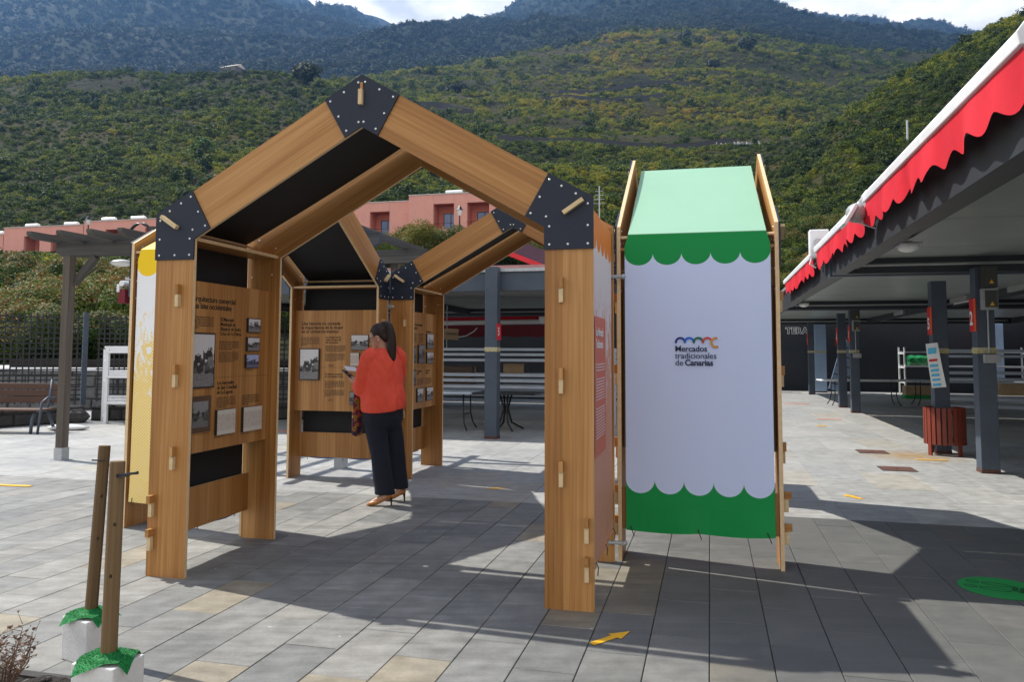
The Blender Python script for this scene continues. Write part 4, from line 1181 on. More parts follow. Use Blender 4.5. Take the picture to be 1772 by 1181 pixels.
# logo of the green banner (outside of the s=0 wall: reading runs towards -y)
def flat(name, col): return pm(name, col, 0.55, 0.05, 10)
LOGO = [flat('logo_navy', (0.012, 0.02, 0.22)), flat('logo_blue', (0.0, 0.13, 0.62)), flat('logo_green', (0.0, 0.13, 0.055)), flat('logo_red', (0.55, 0.06, 0.035)), flat('logo_amber', (0.62, 0.27, 0.03))]
M['logo_ink'] = flat('logo_ink', (0.008, 0.008, 0.05))
def gp(p, z): return (0.005, D - p, z)
mk = 0.0
def arc_strip(name, mat, cx, cz, r, w, a0, a1, root):
    mb = MB(); n = 18
    for i in range(n):
        t0 = a0 + (a1 - a0) * i / n; t1 = a0 + (a1 - a0) * (i + 1) / n
        pts = [(cx + (r - w) * math.cos(t0), cz + (r - w) * math.sin(t0)), (cx + (r + w) * math.cos(t0), cz + (r + w) * math.sin(t0)), (cx + (r + w) * math.cos(t1), cz + (r + w) * math.sin(t1)), (cx + (r - w) * math.cos(t1), cz + (r - w) * math.sin(t1))]
        mb.quad([gp(a, b) for a, b in pts])
    for t in (a0, a1):
        c = (cx + r * math.cos(t), cz + r * math.sin(t))
        mb.quad([gp(c[0] + w * math.cos(k * math.pi / 6), c[1] + w * math.sin(k * math.pi / 6)) for k in range(12)])
    o = mb.build(name, mat, root, recalc=False)
    o.location.x = -0.0008 * LOGO.index(mat)
    return o
r0 = 0.0315
for i in range(4):
    cx = 0.4215 + r0 + i * 2 * r0
    arc_strip('logo_arc', LOGO[i], cx, 1.572, r0, 0.0075, math.pi, (0.0 if i < 3 else 0.35), modG)
cxx = 0.4215 + 8 * r0 + 0.027
arc_strip('logo_arc', LOGO[4], cxx, 1.570, r0, 0.0075, R(80), R(290), modG)
put_text('logo_lettering', modG, 'Mercados', 0.0600, M['logo_ink'], gp(0.414, 1.506), (0, -1, 0), (0, 0, 1), bold=0.0008, spacing=0.95)
put_text('logo_lettering', modG, 'tradicionales', 0.0600, M['logo_ink'], gp(0.414, 1.456), (0, -1, 0), (0, 0, 1), bold=0.0001, spacing=0.96)
put_text('logo_lettering', modG, 'de', 0.0600, M['logo_ink'], gp(0.414, 1.406), (0, -1, 0), (0, 0, 1), bold=0.0001)
put_text('logo_lettering', modG, 'Canarias', 0.0600, M['logo_ink'], gp(0.482, 1.406), (0, -1, 0), (0, 0, 1), bold=0.0014, spacing=0.95)
# orange panel on the outside of the gate's right wall (reads towards +y)
mb = MB(); xo = W - 0.006
mb.quad([(xo, 0.10, 0.86), (xo, 0.66, 0.86), (xo, 0.66, 1.72), (xo, 0.10, 1.72)], 0); mb.build('text_panel', M['orange_print'], modA)
put_text('lettering', modA, 'Los Mercados\nTradicionales', 0.075, M['white_print'], (xo + 0.003, 0.14, 1.60), (0, 1, 0), (0, 0, 1), bold=0.001, spacing=0.9)
mb = MB()
for r in range(26):
    if r in (3, 4, 13, 14): continue
    z = 1.42 - r * 0.018
    mb.quad([(xo + 0.003, 0.14, z), (xo + 0.003, 0.60 - 0.1 * random.random(), z), (xo + 0.003, 0.60, z + 0.006), (xo + 0.003, 0.14, z + 0.006)])
o = mb.build('fine_print', M['white_print'], modA, recalc=False); tag(o, kind='stuff')
# hinges joining the modules
for (u, v, z, lab) in ((W + GAP / 2, D + GAP / 2, 0.14, 'grey steel coupling low between the gate and the green-banner pavilion'), (W + GAP / 2, D + GAP / 2, 2.05, 'grey steel coupling high between the gate and the green-banner pavilion'), (-GAP / 2, D + W + GAP * 1.5, 2.03, 'grey steel coupling between the two far pavilions, above the woman')):
    x, y, _ = S(u, v)
    mb = MB(); mb.tube([(-0.05, 0, 0), (0.05, 0, 0)], 0.014, 8); mb.ball((-0.05, 0, 0), .02, .02, .02); mb.ball((0.05, 0, 0), .02, .02, .02)
    o = mb.build('coupling', M['galv'], None, (x, y - 0.05, z), (0, 0, AA)); tag(o, lab, 'coupling')

# ------------------------------------------------------------------ covered market
AMr = R(-AM)
def MK(u, v, z=0.0):
    x, y = UV2XY(u, v, AM); return (x, y, z)
def ceil_mat():
    N = NT('ribbed_ceiling_sheet')
    v = N.coord('Object')
    sep = N.n('ShaderNodeSeparateXYZ'); N.l(v, sep.inputs[0])
    rib = N.math('FRACT', N.math('MULTIPLY', sep.outputs[1], 4.0))
    rl = N.math('LESS_THAN', rib, 0.05)
    n = N.noise(v, 1.4, 4, 0.6)
    c = N.ramp(n, [(0.3, (0.27, 0.30, 0.285)), (0.7, (0.34, 0.37, 0.35))])
    c = N.mix(N.math('MULTIPLY', rl, 0.35), c, (0.16, 0.18, 0.17, 1))
    N.base(c, 0.3, 0, 0.5)
    N.bump(rl, 0.3, 0.004)
    return N.mat
M['ceiling'] = ceil_mat()
ZB = 2.575
def canopy(u0, u1, v0, v1, label, lit_end=True, inner=()):
    root = empty('market_canopy', MK(u0, v0), AMr)
    tag(root, label, 'canopy')
    w, l = u1 - u0, v1 - v0
    for nm, a in (('edge_beam', (0, 0.16, 0.162, l - 0.162, ZB, ZB + 0.33)), ('edge_beam', (w - 0.16, w, 0.162, l - 0.162, ZB, ZB + 0.33)),
                  ('end_beam', (0, w, 0, 0.16, ZB, ZB + 0.33)), ('end_beam', (0, w, l - 0.16, l, ZB, ZB + 0.33))):
        mb = MB(); mb.box(*a); mb.build(nm, M['steel_blue'] if nm == 'end_beam' and a[2] == 0 else M['steel_dark'], root)
    mb = MB(); mb.box(0.05, 0.30, 0.162, l - 0.162, ZB + 0.06, ZB + 0.09); mb.build('flange', M['steel_dark'], root)
    for q in inner:
        mb = MB(); mb.box(q, q + 0.12, 0.162, l - 0.162, ZB + 0.04, ZB + 0.20); mb.build('joist', M['steel_dark'], root)
    n = max(1, int(round(l / 1.1)))
    for k in range(n):
        a = 0.162 + (l - 0.324) * k / n; b = 0.162 + (l - 0.324) * (k + 1) / n - 0.004
        mb = MB(); mb.box(0.162, w - 0.162, a, b, ZB + 0.205 + 0.002 * (k % 2), ZB + 0.26); mb.build('ceiling_sheet', M['ceiling'], root)
    mb = MB(); mb.box(-0.05, w + 0.05, -0.05, l + 0.05, ZB + 0.332, ZB + 0.39); mb.build('roof_sheet', M['galv'], root)
    mb = MB(); mb.tube([(0.25, l - 0.26, ZB + 0.10), (w - 0.3, l - 0.26, ZB + 0.10)], 0.02, 6); mb.build('conduit', M['grey_plastic'], root)
    return root
canopy(1.60, 10.4, 1.6, 11.55, 'market canopy nearest the camera at the right edge', inner=(3.9,))
canopy(1.60, 10.4, 11.75, 20.9, 'second market canopy behind the slatted litter bin', inner=(3.9,))
canopy(1.60, 10.4, 21.1, 31.5, 'farthest market canopy in front of the dark rear wall', inner=(3.9,))
canopy(-11.4, -1.9, 13.25, 22.6, 'market canopy across the back, seen through the gate', inner=(4.2, 8.6))

M['number_sign'] = M['red_print']
def pillar(u, v, label, h=ZB + 0.02, w=0.21, sign=None, boxes=False, tape=True, light=False):
    r = empty('market_pillar', MK(u, v), AMr)
    tag(r, label, 'pillar')
    mb = MB(); mb.box(-w / 2, w / 2, -w / 2, w / 2, 0, h); mb.build('shaft', M['steel_light'] if light else M['steel_blue'], r, bevel=0.006)
    mb = MB(); mb.box(-w / 2 - .002, w / 2 + .002, -w / 2 - .002, w / 2 + .002, 0.0, 0.05); mb.build('rust_foot', M['rust'], r)
    if tape:
        mb = MB(); mb.box(-w / 2 - .003, w / 2 + .003, -w / 2 - .003, w / 2 + .003, 1.50, 1.575); mb.build('warning_tape', M['tape'], r)
    if sign:
        face, num = sign
        # sign wraps the left part of the front/left face
        if face == 'left':
            mb = MB(); mb.box(-w / 2 - .012, -w / 2 - .004, -w / 2 - 0.02, w / 2 + 0.02, 1.78, 2.20); b_ = mb.build('number_sign', M['red_print'], r)
            mb = MB(); mb.box(-w / 2 - .015, -w / 2 - .0125, -w / 2 - 0.02, -w / 2 + 0.045, 1.78, 2.20); mb.build('sign_stripe', M['orange_print'], b_)
            put_text('numeral', b_, num, 0.24, M['white_print'], (-w / 2 - .0155, w / 2 + 0.0, 1.87), (0, -1, 0), (0, 0, 1), bold=0.008)
        else:
            mb = MB(); mb.box(w / 2 + .004, w / 2 + .012, -w / 2 - 0.03, w / 2 + 0.01, 1.70, 1.99); b_ = mb.build('number_sign', M['red_print'], r)
            put_text('numeral', b_, num, 0.2, M['white_print'], (w / 2 + .0135, -w / 2 + 0.02, 1.78), (0, 1, 0), (0, 0, 1), bold=0.006)
    if boxes:
        for i, (za, zb, m_) in enumerate(((2.33, 2.60, 'elec'), (2.05, 2.32, 'elec'))):
            mb = MB(); mb.box(-0.06, 0.12, -w / 2 - 0.11, -w / 2 - .003, za, zb); bx = mb.build('electric_box', M['elec'] if i == 0 else M['grey_plastic'], r, bevel=0.008)
            mb = MB(); mb.box(-0.03, 0.11, -w / 2 - 0.118, -w / 2 - .111, za + 0.03, zb - 0.03); mb.build('box_cover', M['elec'], bx)
            mb = MB(); mb.quad([(0.02, -w / 2 - .121, za + 0.05), (0.075, -w / 2 - .121, za + 0.05), (0.0475, -w / 2 - .121, za + 0.1)]); mb.build('warning_triangle', M['yellow_paint'], bx, recalc=False)
        mb = MB(); mb.tube([(0.02, -w / 2 - 0.02, 2.05), (0.02, -w / 2 - 0.02, 1.50)], 0.012, 8); mb.build('conduit', M['galv'], r)
        mb = MB(); mb.box(-0.05, 0.14, -w / 2 - 0.07, -w / 2 - .003, 1.38, 1.49); mb.build('socket_box', M['grey_plastic'], r, bevel=0.008)
    return r
def tape_mat():
    N = NT('yellow_grey_tape')
    v = N.noise(N.mapping(N.coord('Object'), (1, 1, 2)), 22, 2, 0.5)
    N.base(N.ramp(v, [(0.46, (0.45, 0.36, 0.05)), (0.54, (0.42, 0.42, 0.38))]), 0.5, 0, 0.4)
    return N.mat
M['tape'] = tape_mat()
M['elec'] = pm('dark_electric_box', (0.045, 0.045, 0.038), 0.4, 0.2, 10)
pillar(3.33, 11.17, 'nearest market pillar with electric boxes and a red number two sign', sign=('left', '2'), boxes=True)
pillar(3.30, 13.12, 'market pillar inside the slatted litter bin, red number five sign', sign=('left', '5'))
pillar(3.42, 21.3, 'right pillar of the thin pair behind the folding table, with conduit', sign=('left', '7'), boxes=True)
pillar(3.42, 23.3, 'left pillar of the thin pair behind the folding table', sign=('left', '8'))
pillar(3.40, 30.2, 'dark far pillar before the rear wall beside the wall lettering', sign=('left', '1'))
pillar(3.9, 31.9, 'pale blue far pillar beside the wall lettering', light=True, w=0.42)
pillar(9.95, 32.5, 'pale blue pillar behind the white rack at the right edge', light=True, sign=('left', '3'), w=0.6)
pillar(-3.74, 13.12, 'blue-grey market pillar seen through the gate, red number sign', h=2.98, sign=('front', '5'), w=0.22)
pillar(-4.4, 21.6, 'pale blue pillar behind the shelf rails, seen through the gate', light=True, w=0.25)
pillar(-9.6, 13.4, 'market pillar hidden beside the left pavilion', tape=False)

# rear wall with lettering
rw = empty('rear_wall', MK(-14, 33.0), AMr); tag(rw, 'dark rear wall of the market with painted letters', 'wall')
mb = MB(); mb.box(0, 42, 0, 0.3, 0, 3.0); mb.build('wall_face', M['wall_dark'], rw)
put_text('lettering', rw, 'TERA', 0.33, M['white_print'], (14 + 2.78, -0.006, 2.27), (1, 0, 0), (0, 0, 1), bold=0.020, spacing=1.1)
put_text('lettering', rw, 'TERA', 0.33, M['ink'], (14 + 2.78, -0.012, 2.27), (1, 0, 0), (0, 0, 1), bold=0.007, spacing=1.1)
mb = MB(); mb.box(18.6, 19.4, -0.03, -0.004, 1.75, 2.1); s_ = mb.build('wall_sign', M['maroon'], rw)
put_text('numeral', s_, '35', 0.22, M['white_print'], (18.85, -0.036, 1.85), (1, 0, 0), (0, 0, 1))
# dark side wall behind the shelves
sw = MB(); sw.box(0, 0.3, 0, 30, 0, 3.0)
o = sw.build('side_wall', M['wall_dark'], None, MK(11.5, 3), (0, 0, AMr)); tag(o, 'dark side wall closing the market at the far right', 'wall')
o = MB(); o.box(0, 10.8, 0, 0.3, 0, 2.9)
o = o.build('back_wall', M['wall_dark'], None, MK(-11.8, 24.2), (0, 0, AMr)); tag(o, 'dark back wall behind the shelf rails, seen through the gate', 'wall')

# red awnings along the eave
def awning(u, v0, v1, z, label, close=False):
    r = empty('awning', MK(u, v0, z), AMr); tag(r, label, 'awning')
    l = v1 - v0
    mb = MB()
    prof = [(-0.05, 0.0), (-0.06, 0.06), (-0.02, 0.115), (0.05, 0.12), (0.08, 0.05), (0.06, 0.0)]
    rings = [[(a, yy, b) for a, b in prof] for yy in (0.03, l - 0.03)]
    mb.loft(rings); mb.build('front_bar', M['white_paint'], r, bevel=0.006)
    for yy in (0.0, l - 0.03):
        mb = MB(); rings = [[(a * 1.12 + (0.0), yy2, b * 1.1 - 0.004) for a, b in prof] for yy2 in (yy, yy + 0.028)]
        mb.loft(rings); e = mb.build('end_cap', M['white_plastic'], r, bevel=0.004)
    mb = MB()
    ns = max(6, int(round(l / 0.40)))
    sub = 10; rows = 5
    for i in range(ns * sub):
        e0, e1 = i / (ns * sub), (i + 1) / (ns * sub)
        def pt(e, k):
            ph = (e * ns) % 1.0
            low = -0.205 - 0.075 * (0.5 - 0.5 * math.cos(2 * math.pi * ph)) ** 0.8
            t = k / rows
            wv = 0.022 * t * math.sin(e * l * 5.2 + 1.0) + 0.012 * t * math.sin(e * l * 13.0)
            return (-0.03 + wv, 0.035 + e * (l - 0.07), low * t - 0.004)
        for k in range(rows): mb.quad([pt(e0, k), pt(e1, k), pt(e1, k + 1), pt(e0, k + 1)])
    mb.build('valance', M['red_cloth'], r, smooth=True, recalc=False)
    mb = MB()
    mb.tube([(0.12, 0.05, 0.10), (0.12, l - 0.05, 0.10)], 0.055, 10); mb.build('cloth_roll', M['red_cloth'], r, smooth=True)
    for yy in (0.3, l - 0.3):
        mb = MB(); mb.bar((0.05, yy, 0.03), (0.20, yy, -0.14), 0.03, 0.05); mb.build('bracket', M['white_plastic'], r)
    return r
awning(1.52, 4.22, 8.42, ZB + 0.44, 'longest red scalloped awning with white bar nearest the camera')
awning(1.52, 8.55, 12.35, ZB + 0.42, 'second red scalloped awning, beyond the floodlight')
awning(1.52, 12.75, 17.7, ZB + 0.40, 'farthest red scalloped awning just right of the green-banner pavilion')
awning(1.50, 0.2, 4.05, ZB + 0.46, 'red awning cut by the upper right corner')
# floodlight, bulkhead lamps, control box on the eave
def bulkhead(u, v, label):
    r = empty('bulkhead_lamp', MK(u, v, ZB), AMr); tag(r, label, 'lamp')
    mb = MB(); mb.box(-0.1, 0.1, -0.15, 0.15, -0.02, -0.002); mb.build('lamp_base', M['grey_plastic'], r, bevel=0.006)
    mb = MB(); mb.ball((0, 0, -0.03), 0.10, 0.14, 0.055, 14, 8); mb.build('diffuser', M['white_plastic'], r, smooth=True)
bulkhead(1.86, 8.35, 'oval bulkhead lamp under the eave beam near the floodlight')
bulkhead(1.90, 18.0, 'small oval bulkhead lamp under the far eave beam')
fl = empty('floodlight', MK(1.45, 8.40, ZB + 0.30), AMr); tag(fl, 'white floodlight fixed to the eave between two red awnings', 'floodlight')
mb = MB(); mb.obox((-0.12, 0, 0), (0.85, 0, -0.5), (0, 1, 0), (0.5, 0, 0.85), 0.02, 0.15, 0.12); mb.build('rim', M['white_plastic'], fl, bevel=0.008)
mb = MB(); mb.ball((-0.05, 0, 0.03), 0.10, 0.12, 0.10, 12, 8); mb.build('housing', M['grey_plastic'], fl, smooth=True)
mb = MB(); mb.obox((-0.142, 0, -0.012), (0.85, 0, -0.5), (0, 1, 0), (0.5, 0, 0.85), 0.004, 0.125, 0.095); mb.build('lamp_glass', M['glass'], fl)
mb = MB(); mb.bar((-0.04, 0.0, -0.05), (0.13, 0.0, -0.12), 0.03, 0.03); mb.build('bracket', M['galv'], fl)
cb = empty('control_box', MK(1.55, 12.5, ZB + 0.36), AMr); tag(cb, 'white electric control box on the eave between the second and farthest awning', 'electric box')
mb = MB(); mb.box(-0.14, 0.14, -0.08, 0.08, 0, 0.42); mb.build('case', M['white_plastic'], cb, bevel=0.02)
mb = MB(); mb.tube([(-0.02, -0.082, 0.22), (-0.02, -0.11, 0.22)], 0.06, 12); mb.build('dial', M['galv'], cb)
mb = MB(); mb.tube([(-0.10, -0.05, 0.05), (-0.14, -0.06, -0.10), (-0.05, -0.05, -0.16)], 0.012, 6); mb.build('cable', M['white_plastic'], cb)
# fluorescent tubes under the ceilings (unlit)
for (u, v, lab) in ((5.6, 16.2, 'fluorescent fitting under the second canopy, nearer one'), (5.5, 19.6, 'fluorescent fitting under the second canopy, farther one'), (5.6, 26, 'fluorescent fitting under the farthest canopy')):
    r = empty('tube_light', MK(u, v, ZB + 0.03), AMr); tag(r, lab, 'lamp')
    mb = MB(); mb.box(-0.15, 0.15, -0.62, 0.62, 0.06, 0.17); mb.build('tray', M['grey_plastic'], r)
    for q in (-0.07, 0.07):
        mb = MB(); mb.tube([(q, -0.58, 0.045), (q, 0.58, 0.045)], 0.018, 8); mb.build('tube', M['white_print'], r)

# lean-to roof scrap, inner rolled awning, card sign beyond the gate
lr = empty('lean_to_roof', MK(-3.55, 14.4, ZB + 0.39), AMr); tag(lr, 'purple and red sloping steel beam on the market roof behind the gate', 'beam')
mb = MB(); mb.bar((-0.6, 0, 0.72), (1.7, 0, -0.22), 0.5, 0.30); mb.build('fascia', M['purple'] if 'purple' in M else pm('purple_steel', (0.09, 0.045, 0.07), 0.6, 0.3, 3), lr)
mb = MB(); mb.bar((-0.6, -0.26, 0.56), (1.7, -0.26, -0.38), 0.01, 0.09); mb.build('red_edge', M['red_print'], lr)
rp = MB(); rp.box(0, 9.3, 0, 0.4, 0, 0.07)
o = rp.build('pink_coping', pm('pink_coping', (0.40, 0.20, 0.19), 0.85, 0.25, 3), None, MK(-11.3, 13.4, ZB + 0.395), (0, 0, AMr)); tag(o, 'thin pinkish coping along the market roof edge behind the gate', 'coping')
ia = empty('rolled_awning', MK(-7.6, 18.6, 2.20), AMr + R(8)); tag(ia, 'rolled white and maroon awning hanging inside the market, behind the gate', 'awning')
mb = MB(); mb.tube([(0, 0, 0), (3.4, 0, 0.05)], 0.06, 10); mb.build('front_bar', M['white_plastic'], ia, smooth=True)
mb = MB(); mb.tube([(0, 0.12, 0.10), (3.7, 0.12, 0.16)], 0.05, 10); mb.build('cloth_roll', M['red_cloth'], ia, smooth=True)
mb = MB()
for i in range(60):
    a, b = i / 60, (i + 1) / 60
    f = lambda e: -0.30 - 0.04 * abs(math.sin(e * 24))
    mb.quad([(3.9 * a, 0.02, -0.03), (3.9 * b, 0.02, -0.03), (3.9 * b, 0.03, f(b)), (3.9 * a, 0.03, f(a))])
mb.build('valance', M['maroon'], ia, recalc=False)
mb = MB(); mb.box(3.4, 3.9, -0.05, 0.2, 0.0, 0.18); mb.build('end_bracket', M['white_plastic'], ia, bevel=0.02)
cs = empty('card_sign', MK(-6.25, 17.7, 0.0), AMr); tag(cs, 'handwritten cardboard sign hanging above the shelf rails behind the gate', 'sign')
mb = MB(); mb.obox((0.18, 0, 1.91), (1, 0, -0.05), (0, 1, 0), (0.05, 0, 1), 0.18, 0.006, 0.13); mb.build('card', M['cardboard'], cs)
put_text('lettering', cs, 'CERÁMICA', 0.083, M['ink'], (0.035, -0.012, 1.90), (1, 0, -0.05), (0.05, 0, 1), spacing=0.8)
mb = MB(); mb.tube([(0.06, 0.02, 1.55), (0.06, 0.02, 2.6)], 0.008, 5); mb.build('hanger', M['galv'], cs)
mb = MB(); mb.tube([(0.36, 0, 1.84), (0.55, 0, 1.87), (0.75, 0, 1.98), (0.82, 0, 2.06)], 0.012, 6); mb.build('cable', M['white_plastic'], cs)

# shelving: rails in tiers
def rack(u, v, l, label, mat, tiers, dep=0.5, rz=0.0, posts=(0.0, 1.0), h=1.56, rail=0.055, post_mat=None, mid_posts=0):
    r = empty('shelf_rack', MK(u, v), AMr + rz); tag(r, label, 'shelf')
    ps = list(posts) + [k / (mid_posts + 1) for k in range(1, mid_posts + 1)]
    for e in ps:
        for yy in (0, dep):
            mb = MB(); mb.box(e * l - 0.025, e * l + 0.025, yy - 0.025, yy + 0.025, 0, h); mb.build('upright', M[post_mat or mat], r)
        for z in tiers:
            mb = MB(); mb.box(e * l - 0.02, e * l + 0.02, 0.026, dep - 0.026, z - 0.05, z - 0.012); mb.build('cross_bar', M[post_mat or mat], r)
    for z in tiers:
        for i, yy in enumerate((-0.026 - rail / 2 + 0.0, dep * 0.5, dep - 0.09)):
            mb = MB(); mb.box(-0.02, l + 0.02, yy - rail / 2, yy + rail / 2, z - 0.01, z + 0.055 - 0.01); mb.build('slat', M[mat], r)
    return r
rack(-7.6, 16.2, 5.6, 'long grey slatted market shelf seen through the gate behind the tables', 'grey_rail', (1.30, 1.42, 1.53, 0.73, 0.86, 0.98), 0.9, 0.0, (0.0, 1.0), 1.58)
rack(-7.8, 20.2, 5.8, 'low grey slatted shelf deeper in the market, seen through the gate', 'grey_rail', (0.16, 0.32, 0.44), 0.9, 0.0, (0.0, 1.0), 0.5)
rack(6.75, 31.4, 4.1, 'white-framed slatted rack with green netting at the right', 'white_paint', (0.45, 1.0, 1.52), 0.9, 0.0, (0.0, 1.0), 1.72, rail=0.09)
rack(4.75, 18.8, 6.0, 'grey slatted shelf cut by the right edge behind the nearest pillar', 'grey_rail', (0.34, 0.50, 0.92, 1.06, 1.42, 1.54), 0.6, 0.0, (0.0, 1.0), 1.58)
nt = empty('green_netting', MK(6.9, 31.3, 1.06), AMr); tag(nt, 'bundle of green plastic netting lying on the white-framed rack', 'netting')
mb = MB(); rg = random.Random(5)
mb.loft([[(0.05 + 1.25 * t, 0.45 + 0.25 * math.cos(a) * (1 + 0.2 * rg.random()), 0.18 + (0.15 + 0.05 * rg.random()) * math.sin(a)) for a in [k * math.pi / 6 for k in range(12)]] for t in [i / 10 for i in range(11)]])
mb.build('bundle', pm('green_net', (0.01, 0.20, 0.06), 0.4, 0.5, 18, 0.6, 60, stretch=(1, 4, 4)), nt)
rack(1.35, 31.2, 0.9, 'small white rack with leaflets by the wall lettering', 'white_paint', (0.15, 0.7, 1.1), 0.4, 0, (0.0, 1.0), 1.15)

# tables
def folding_table(u, v, rz, l, w, h, label, top, leg):
    r = empty('folding_table', MK(u, v), AMr + rz); tag(r, label, 'table')
    mb = MB(); mb.box(-l / 2, l / 2, -w / 2, w / 2, h - 0.045, h); mb.build('table_top', M[top], r, bevel=0.015)
    for sx in (-1, 1):
        for sy in (-1, 1):
            mb = MB()
            x = sx * l * 0.34
            mb.tube([(x, sy * w * 0.30, h - 0.05), (x, sy * w * 0.30, h * 0.45), (x + sx * 0.03, sy * w * 0.36, h * 0.2), (x + sx * 0.10, sy * w * 0.42, 0.02)], 0.014, 7)
            mb.build('leg', M[leg], r, smooth=True)
        mb = MB(); mb.tube([(sx * l * 0.34, -w * 0.30, h * 0.42), (sx * l * 0.34, w * 0.30, h * 0.42)], 0.011, 6); mb.build('leg_brace', M[leg], r)
    return r
folding_table(4.1, 24.2, R(5), 2.4, 0.75, 0.74, 'white folding table behind the thin pillar pair', 'white_plastic', 'black_metal')
folding_table(6.6, 24.8, R(3), 2.8, 0.75, 0.74, 'grey folding table right of the white one, partly behind pillars', 'grey_rail', 'black_metal')
folding_table(-5.05, 14.4, R(0), 1.3, 0.75, 0.74, 'pale folding table left of the pillar seen through the gate', 'grey_rail', 'black_metal')
bt = empty('pedestal_table', MK(-3.85, 14.45), AMr); tag(bt, 'black pedestal table behind the pillar seen through the gate', 'table')
mb = MB(); mb.box(-0.55, 0.65, -0.4, 0.4, 0.70, 0.735); mb.build('table_top', M['black_metal'], bt, bevel=0.01)
for k in range(4):
    a = k * math.pi / 2 + 0.6
    mb = MB(); mb.tube([(0.12 * math.cos(a), 0.12 * math.sin(a), 0.69), (0.04 * math.cos(a), 0.04 * math.sin(a), 0.42), (0.12 * math.cos(a), 0.12 * math.sin(a), 0.16), (0.36 * math.cos(a), 0.36 * math.sin(a), 0.03)], 0.02, 7); mb.build('leg', M['black_metal'], bt, smooth=True)

# crates and boxes
def carton(u, v, z, w, d, h, label, rz=0.0, mat='cardboard'):
    r = empty('carton', MK(u, v, z), AMr + rz); tag(r, label, 'box')
    mb = MB(); mb.box(-w / 2, w / 2, -d / 2, d / 2, 0, h); mb.build('case', M[mat], r, bevel=0.006)
    mb = MB(); mb.box(-w / 2 - .002, w / 2 + .002, -0.03, 0.03, h * 0.5, h + 0.003); mb.build('packing_tape', M['peg'], r)
carton(6.6, 28.6, 0.12, 1.0, 0.5, 0.30, 'brown carton on the floor below the white-framed rack')
carton(6.6, 28.6, 0.0, 1.05, 0.55, 0.115, 'flat green crate under the brown carton', 0, 'green_paint')
carton(6.2, 19.1, 0.60, 0.5, 0.4, 0.25, 'brown carton behind the pillar with the litter bin')
carton(-6.4, 17.0, 0.74, 2.3, 0.5, 0.42, 'long brown board box on the shelf behind the gate', 0, 'frame_brown')
carton(-4.35, 17.0, 0.99, 0.45, 0.3, 0.24, 'small brown carton on the shelf beside the pillar behind the gate', R(12))
carton(-0.9, 22.6, 0.78, 0.3, 0.3, 0.12, 'small red box on a stand deep in the market behind the gate', 0, 'red_print')
carton(-1.35, 22.6, 0.78, 0.3, 0.3, 0.12, 'second small red box deep in the market, left of the other', 0, 'red_print')
st = empty('wooden_stand', MK(-1.1, 22.6), AMr); tag(st, 'wooden stand with shelves deep in the market behind the gate', 'stand')
for x in (-0.55, 0.55):
    for y in (-0.2, 0.2):
        mb = MB(); mb.box(x - 0.02, x + 0.02, y - 0.02, y + 0.02, 0, 0.76); mb.build('leg', M['stake'], st)
mb = MB(); mb.box(-0.6, 0.6, -0.25, 0.25, 0.76, 0.778); mb.build('stand_top', M['stake'], st)
ch = empty('leaning_panel', MK(4.35, 31.4), AMr); tag(ch, 'blue panel leaning against the far wall right of the pale blue pillar', 'panel')
mb = MB(); mb.obox((0.3, 0.0, 1.0), (0.96, 0, -0.28), (0, 1, 0), (0.28, 0, 0.96), 0.28, 0.03, 0.95); mb.build('board', M['steel_light'], ch)
for k in range(5):
    mb = MB(); mb.obox((0.3 + 0.28 * (-0.7 + k * 0.35), -0.045, 1.0 + 0.96 * (-0.7 + k * 0.35)), (0.96, 0, -0.28), (0, 1, 0), (0.28, 0, 0.96), 0.27, 0.012, 0.02); mb.build('slat', M['steel_blue'], ch)
wp = MB(); wp.box(-0.24, 0.24, -0.02, 0, 0, 0.36)
o = wp.build('wall_poster', pm('pale_blue_poster', (0.20, 0.26, 0.36), 0.6, 0.1, 8), None, MK(-1.45, 24.15, 1.78), (0, 0, AMr)); tag(o, 'small pale blue poster on the back wall behind the gate', 'poster')
# director chair shape and shelf frame beyond the rails
dc = empty('folding_chair', MK(-3.2, 22.3), AMr); tag(dc, 'folded blue canvas chair standing beyond the shelf rails', 'chair')
mb = MB(); mb.box(-0.32, 0.32, -0.02, 0.02, 1.95, 2.15); mb.build('back_cloth', pm('navy_canvas', (0.03, 0.06, 0.16), 0.8, 0.2, 9), dc)
for s_ in (-1, 1):
    mb = MB(); mb.tube([(s_ * 0.3, 0, 2.15), (s_ * 0.3, 0, 0.9)], 0.018, 6); mb.build('leg', M['galv'], dc)
    mb = MB(); mb.tube([(s_ * 0.3, 0.03, 1.9), (-s_ * 0.1, 0.03, 1.45)], 0.014, 6); mb.build('brace', M['galv'], dc)

# litter bin of vertical slats round the pillar
bn = empty('litter_bin', MK(3.30, 12.95), AMr); tag(bn, 'round red-brown slatted litter bin at the foot of the pillar', 'litter bin')
NS = 24
slat = MB(); slat.box(-0.026, 0.026, -0.012, 0.012, 0.16, 0.70); sl_me = slat.mesh('slat', M['terracotta'])
slat2 = MB(); slat2.box(-0.03, 0.03, -0.013, 0.013, 0.0, 0.70); sl2 = slat2.mesh('long_slat', M['terracotta'])
for k in range(NS):
    a = 2 * math.pi * k / NS
    rad = 0.27
    lg = k % 6 == 2
    o = link('leg_slat' if lg else 'slat', sl2 if lg else sl_me, bn, (rad * math.cos(a), rad * math.sin(a), 0), (R(2.5) * math.sin(a + math.pi / 2) * 0, 0, a + math.pi / 2))
for z in (0.22, 0.62):
    mb = MB(); n = 32
    ring = [[(q * math.cos(t), q * math.sin(t), zz) for q, zz in ((0.245, z - 0.02), (0.256, z - 0.02), (0.256, z + 0.02), (0.245, z + 0.02))] for t in [2 * math.pi * i / n for i in range(n + 1)]]
    mb.loft(ring, 0, False); mb.build('hoop', M['black_metal'], bn)
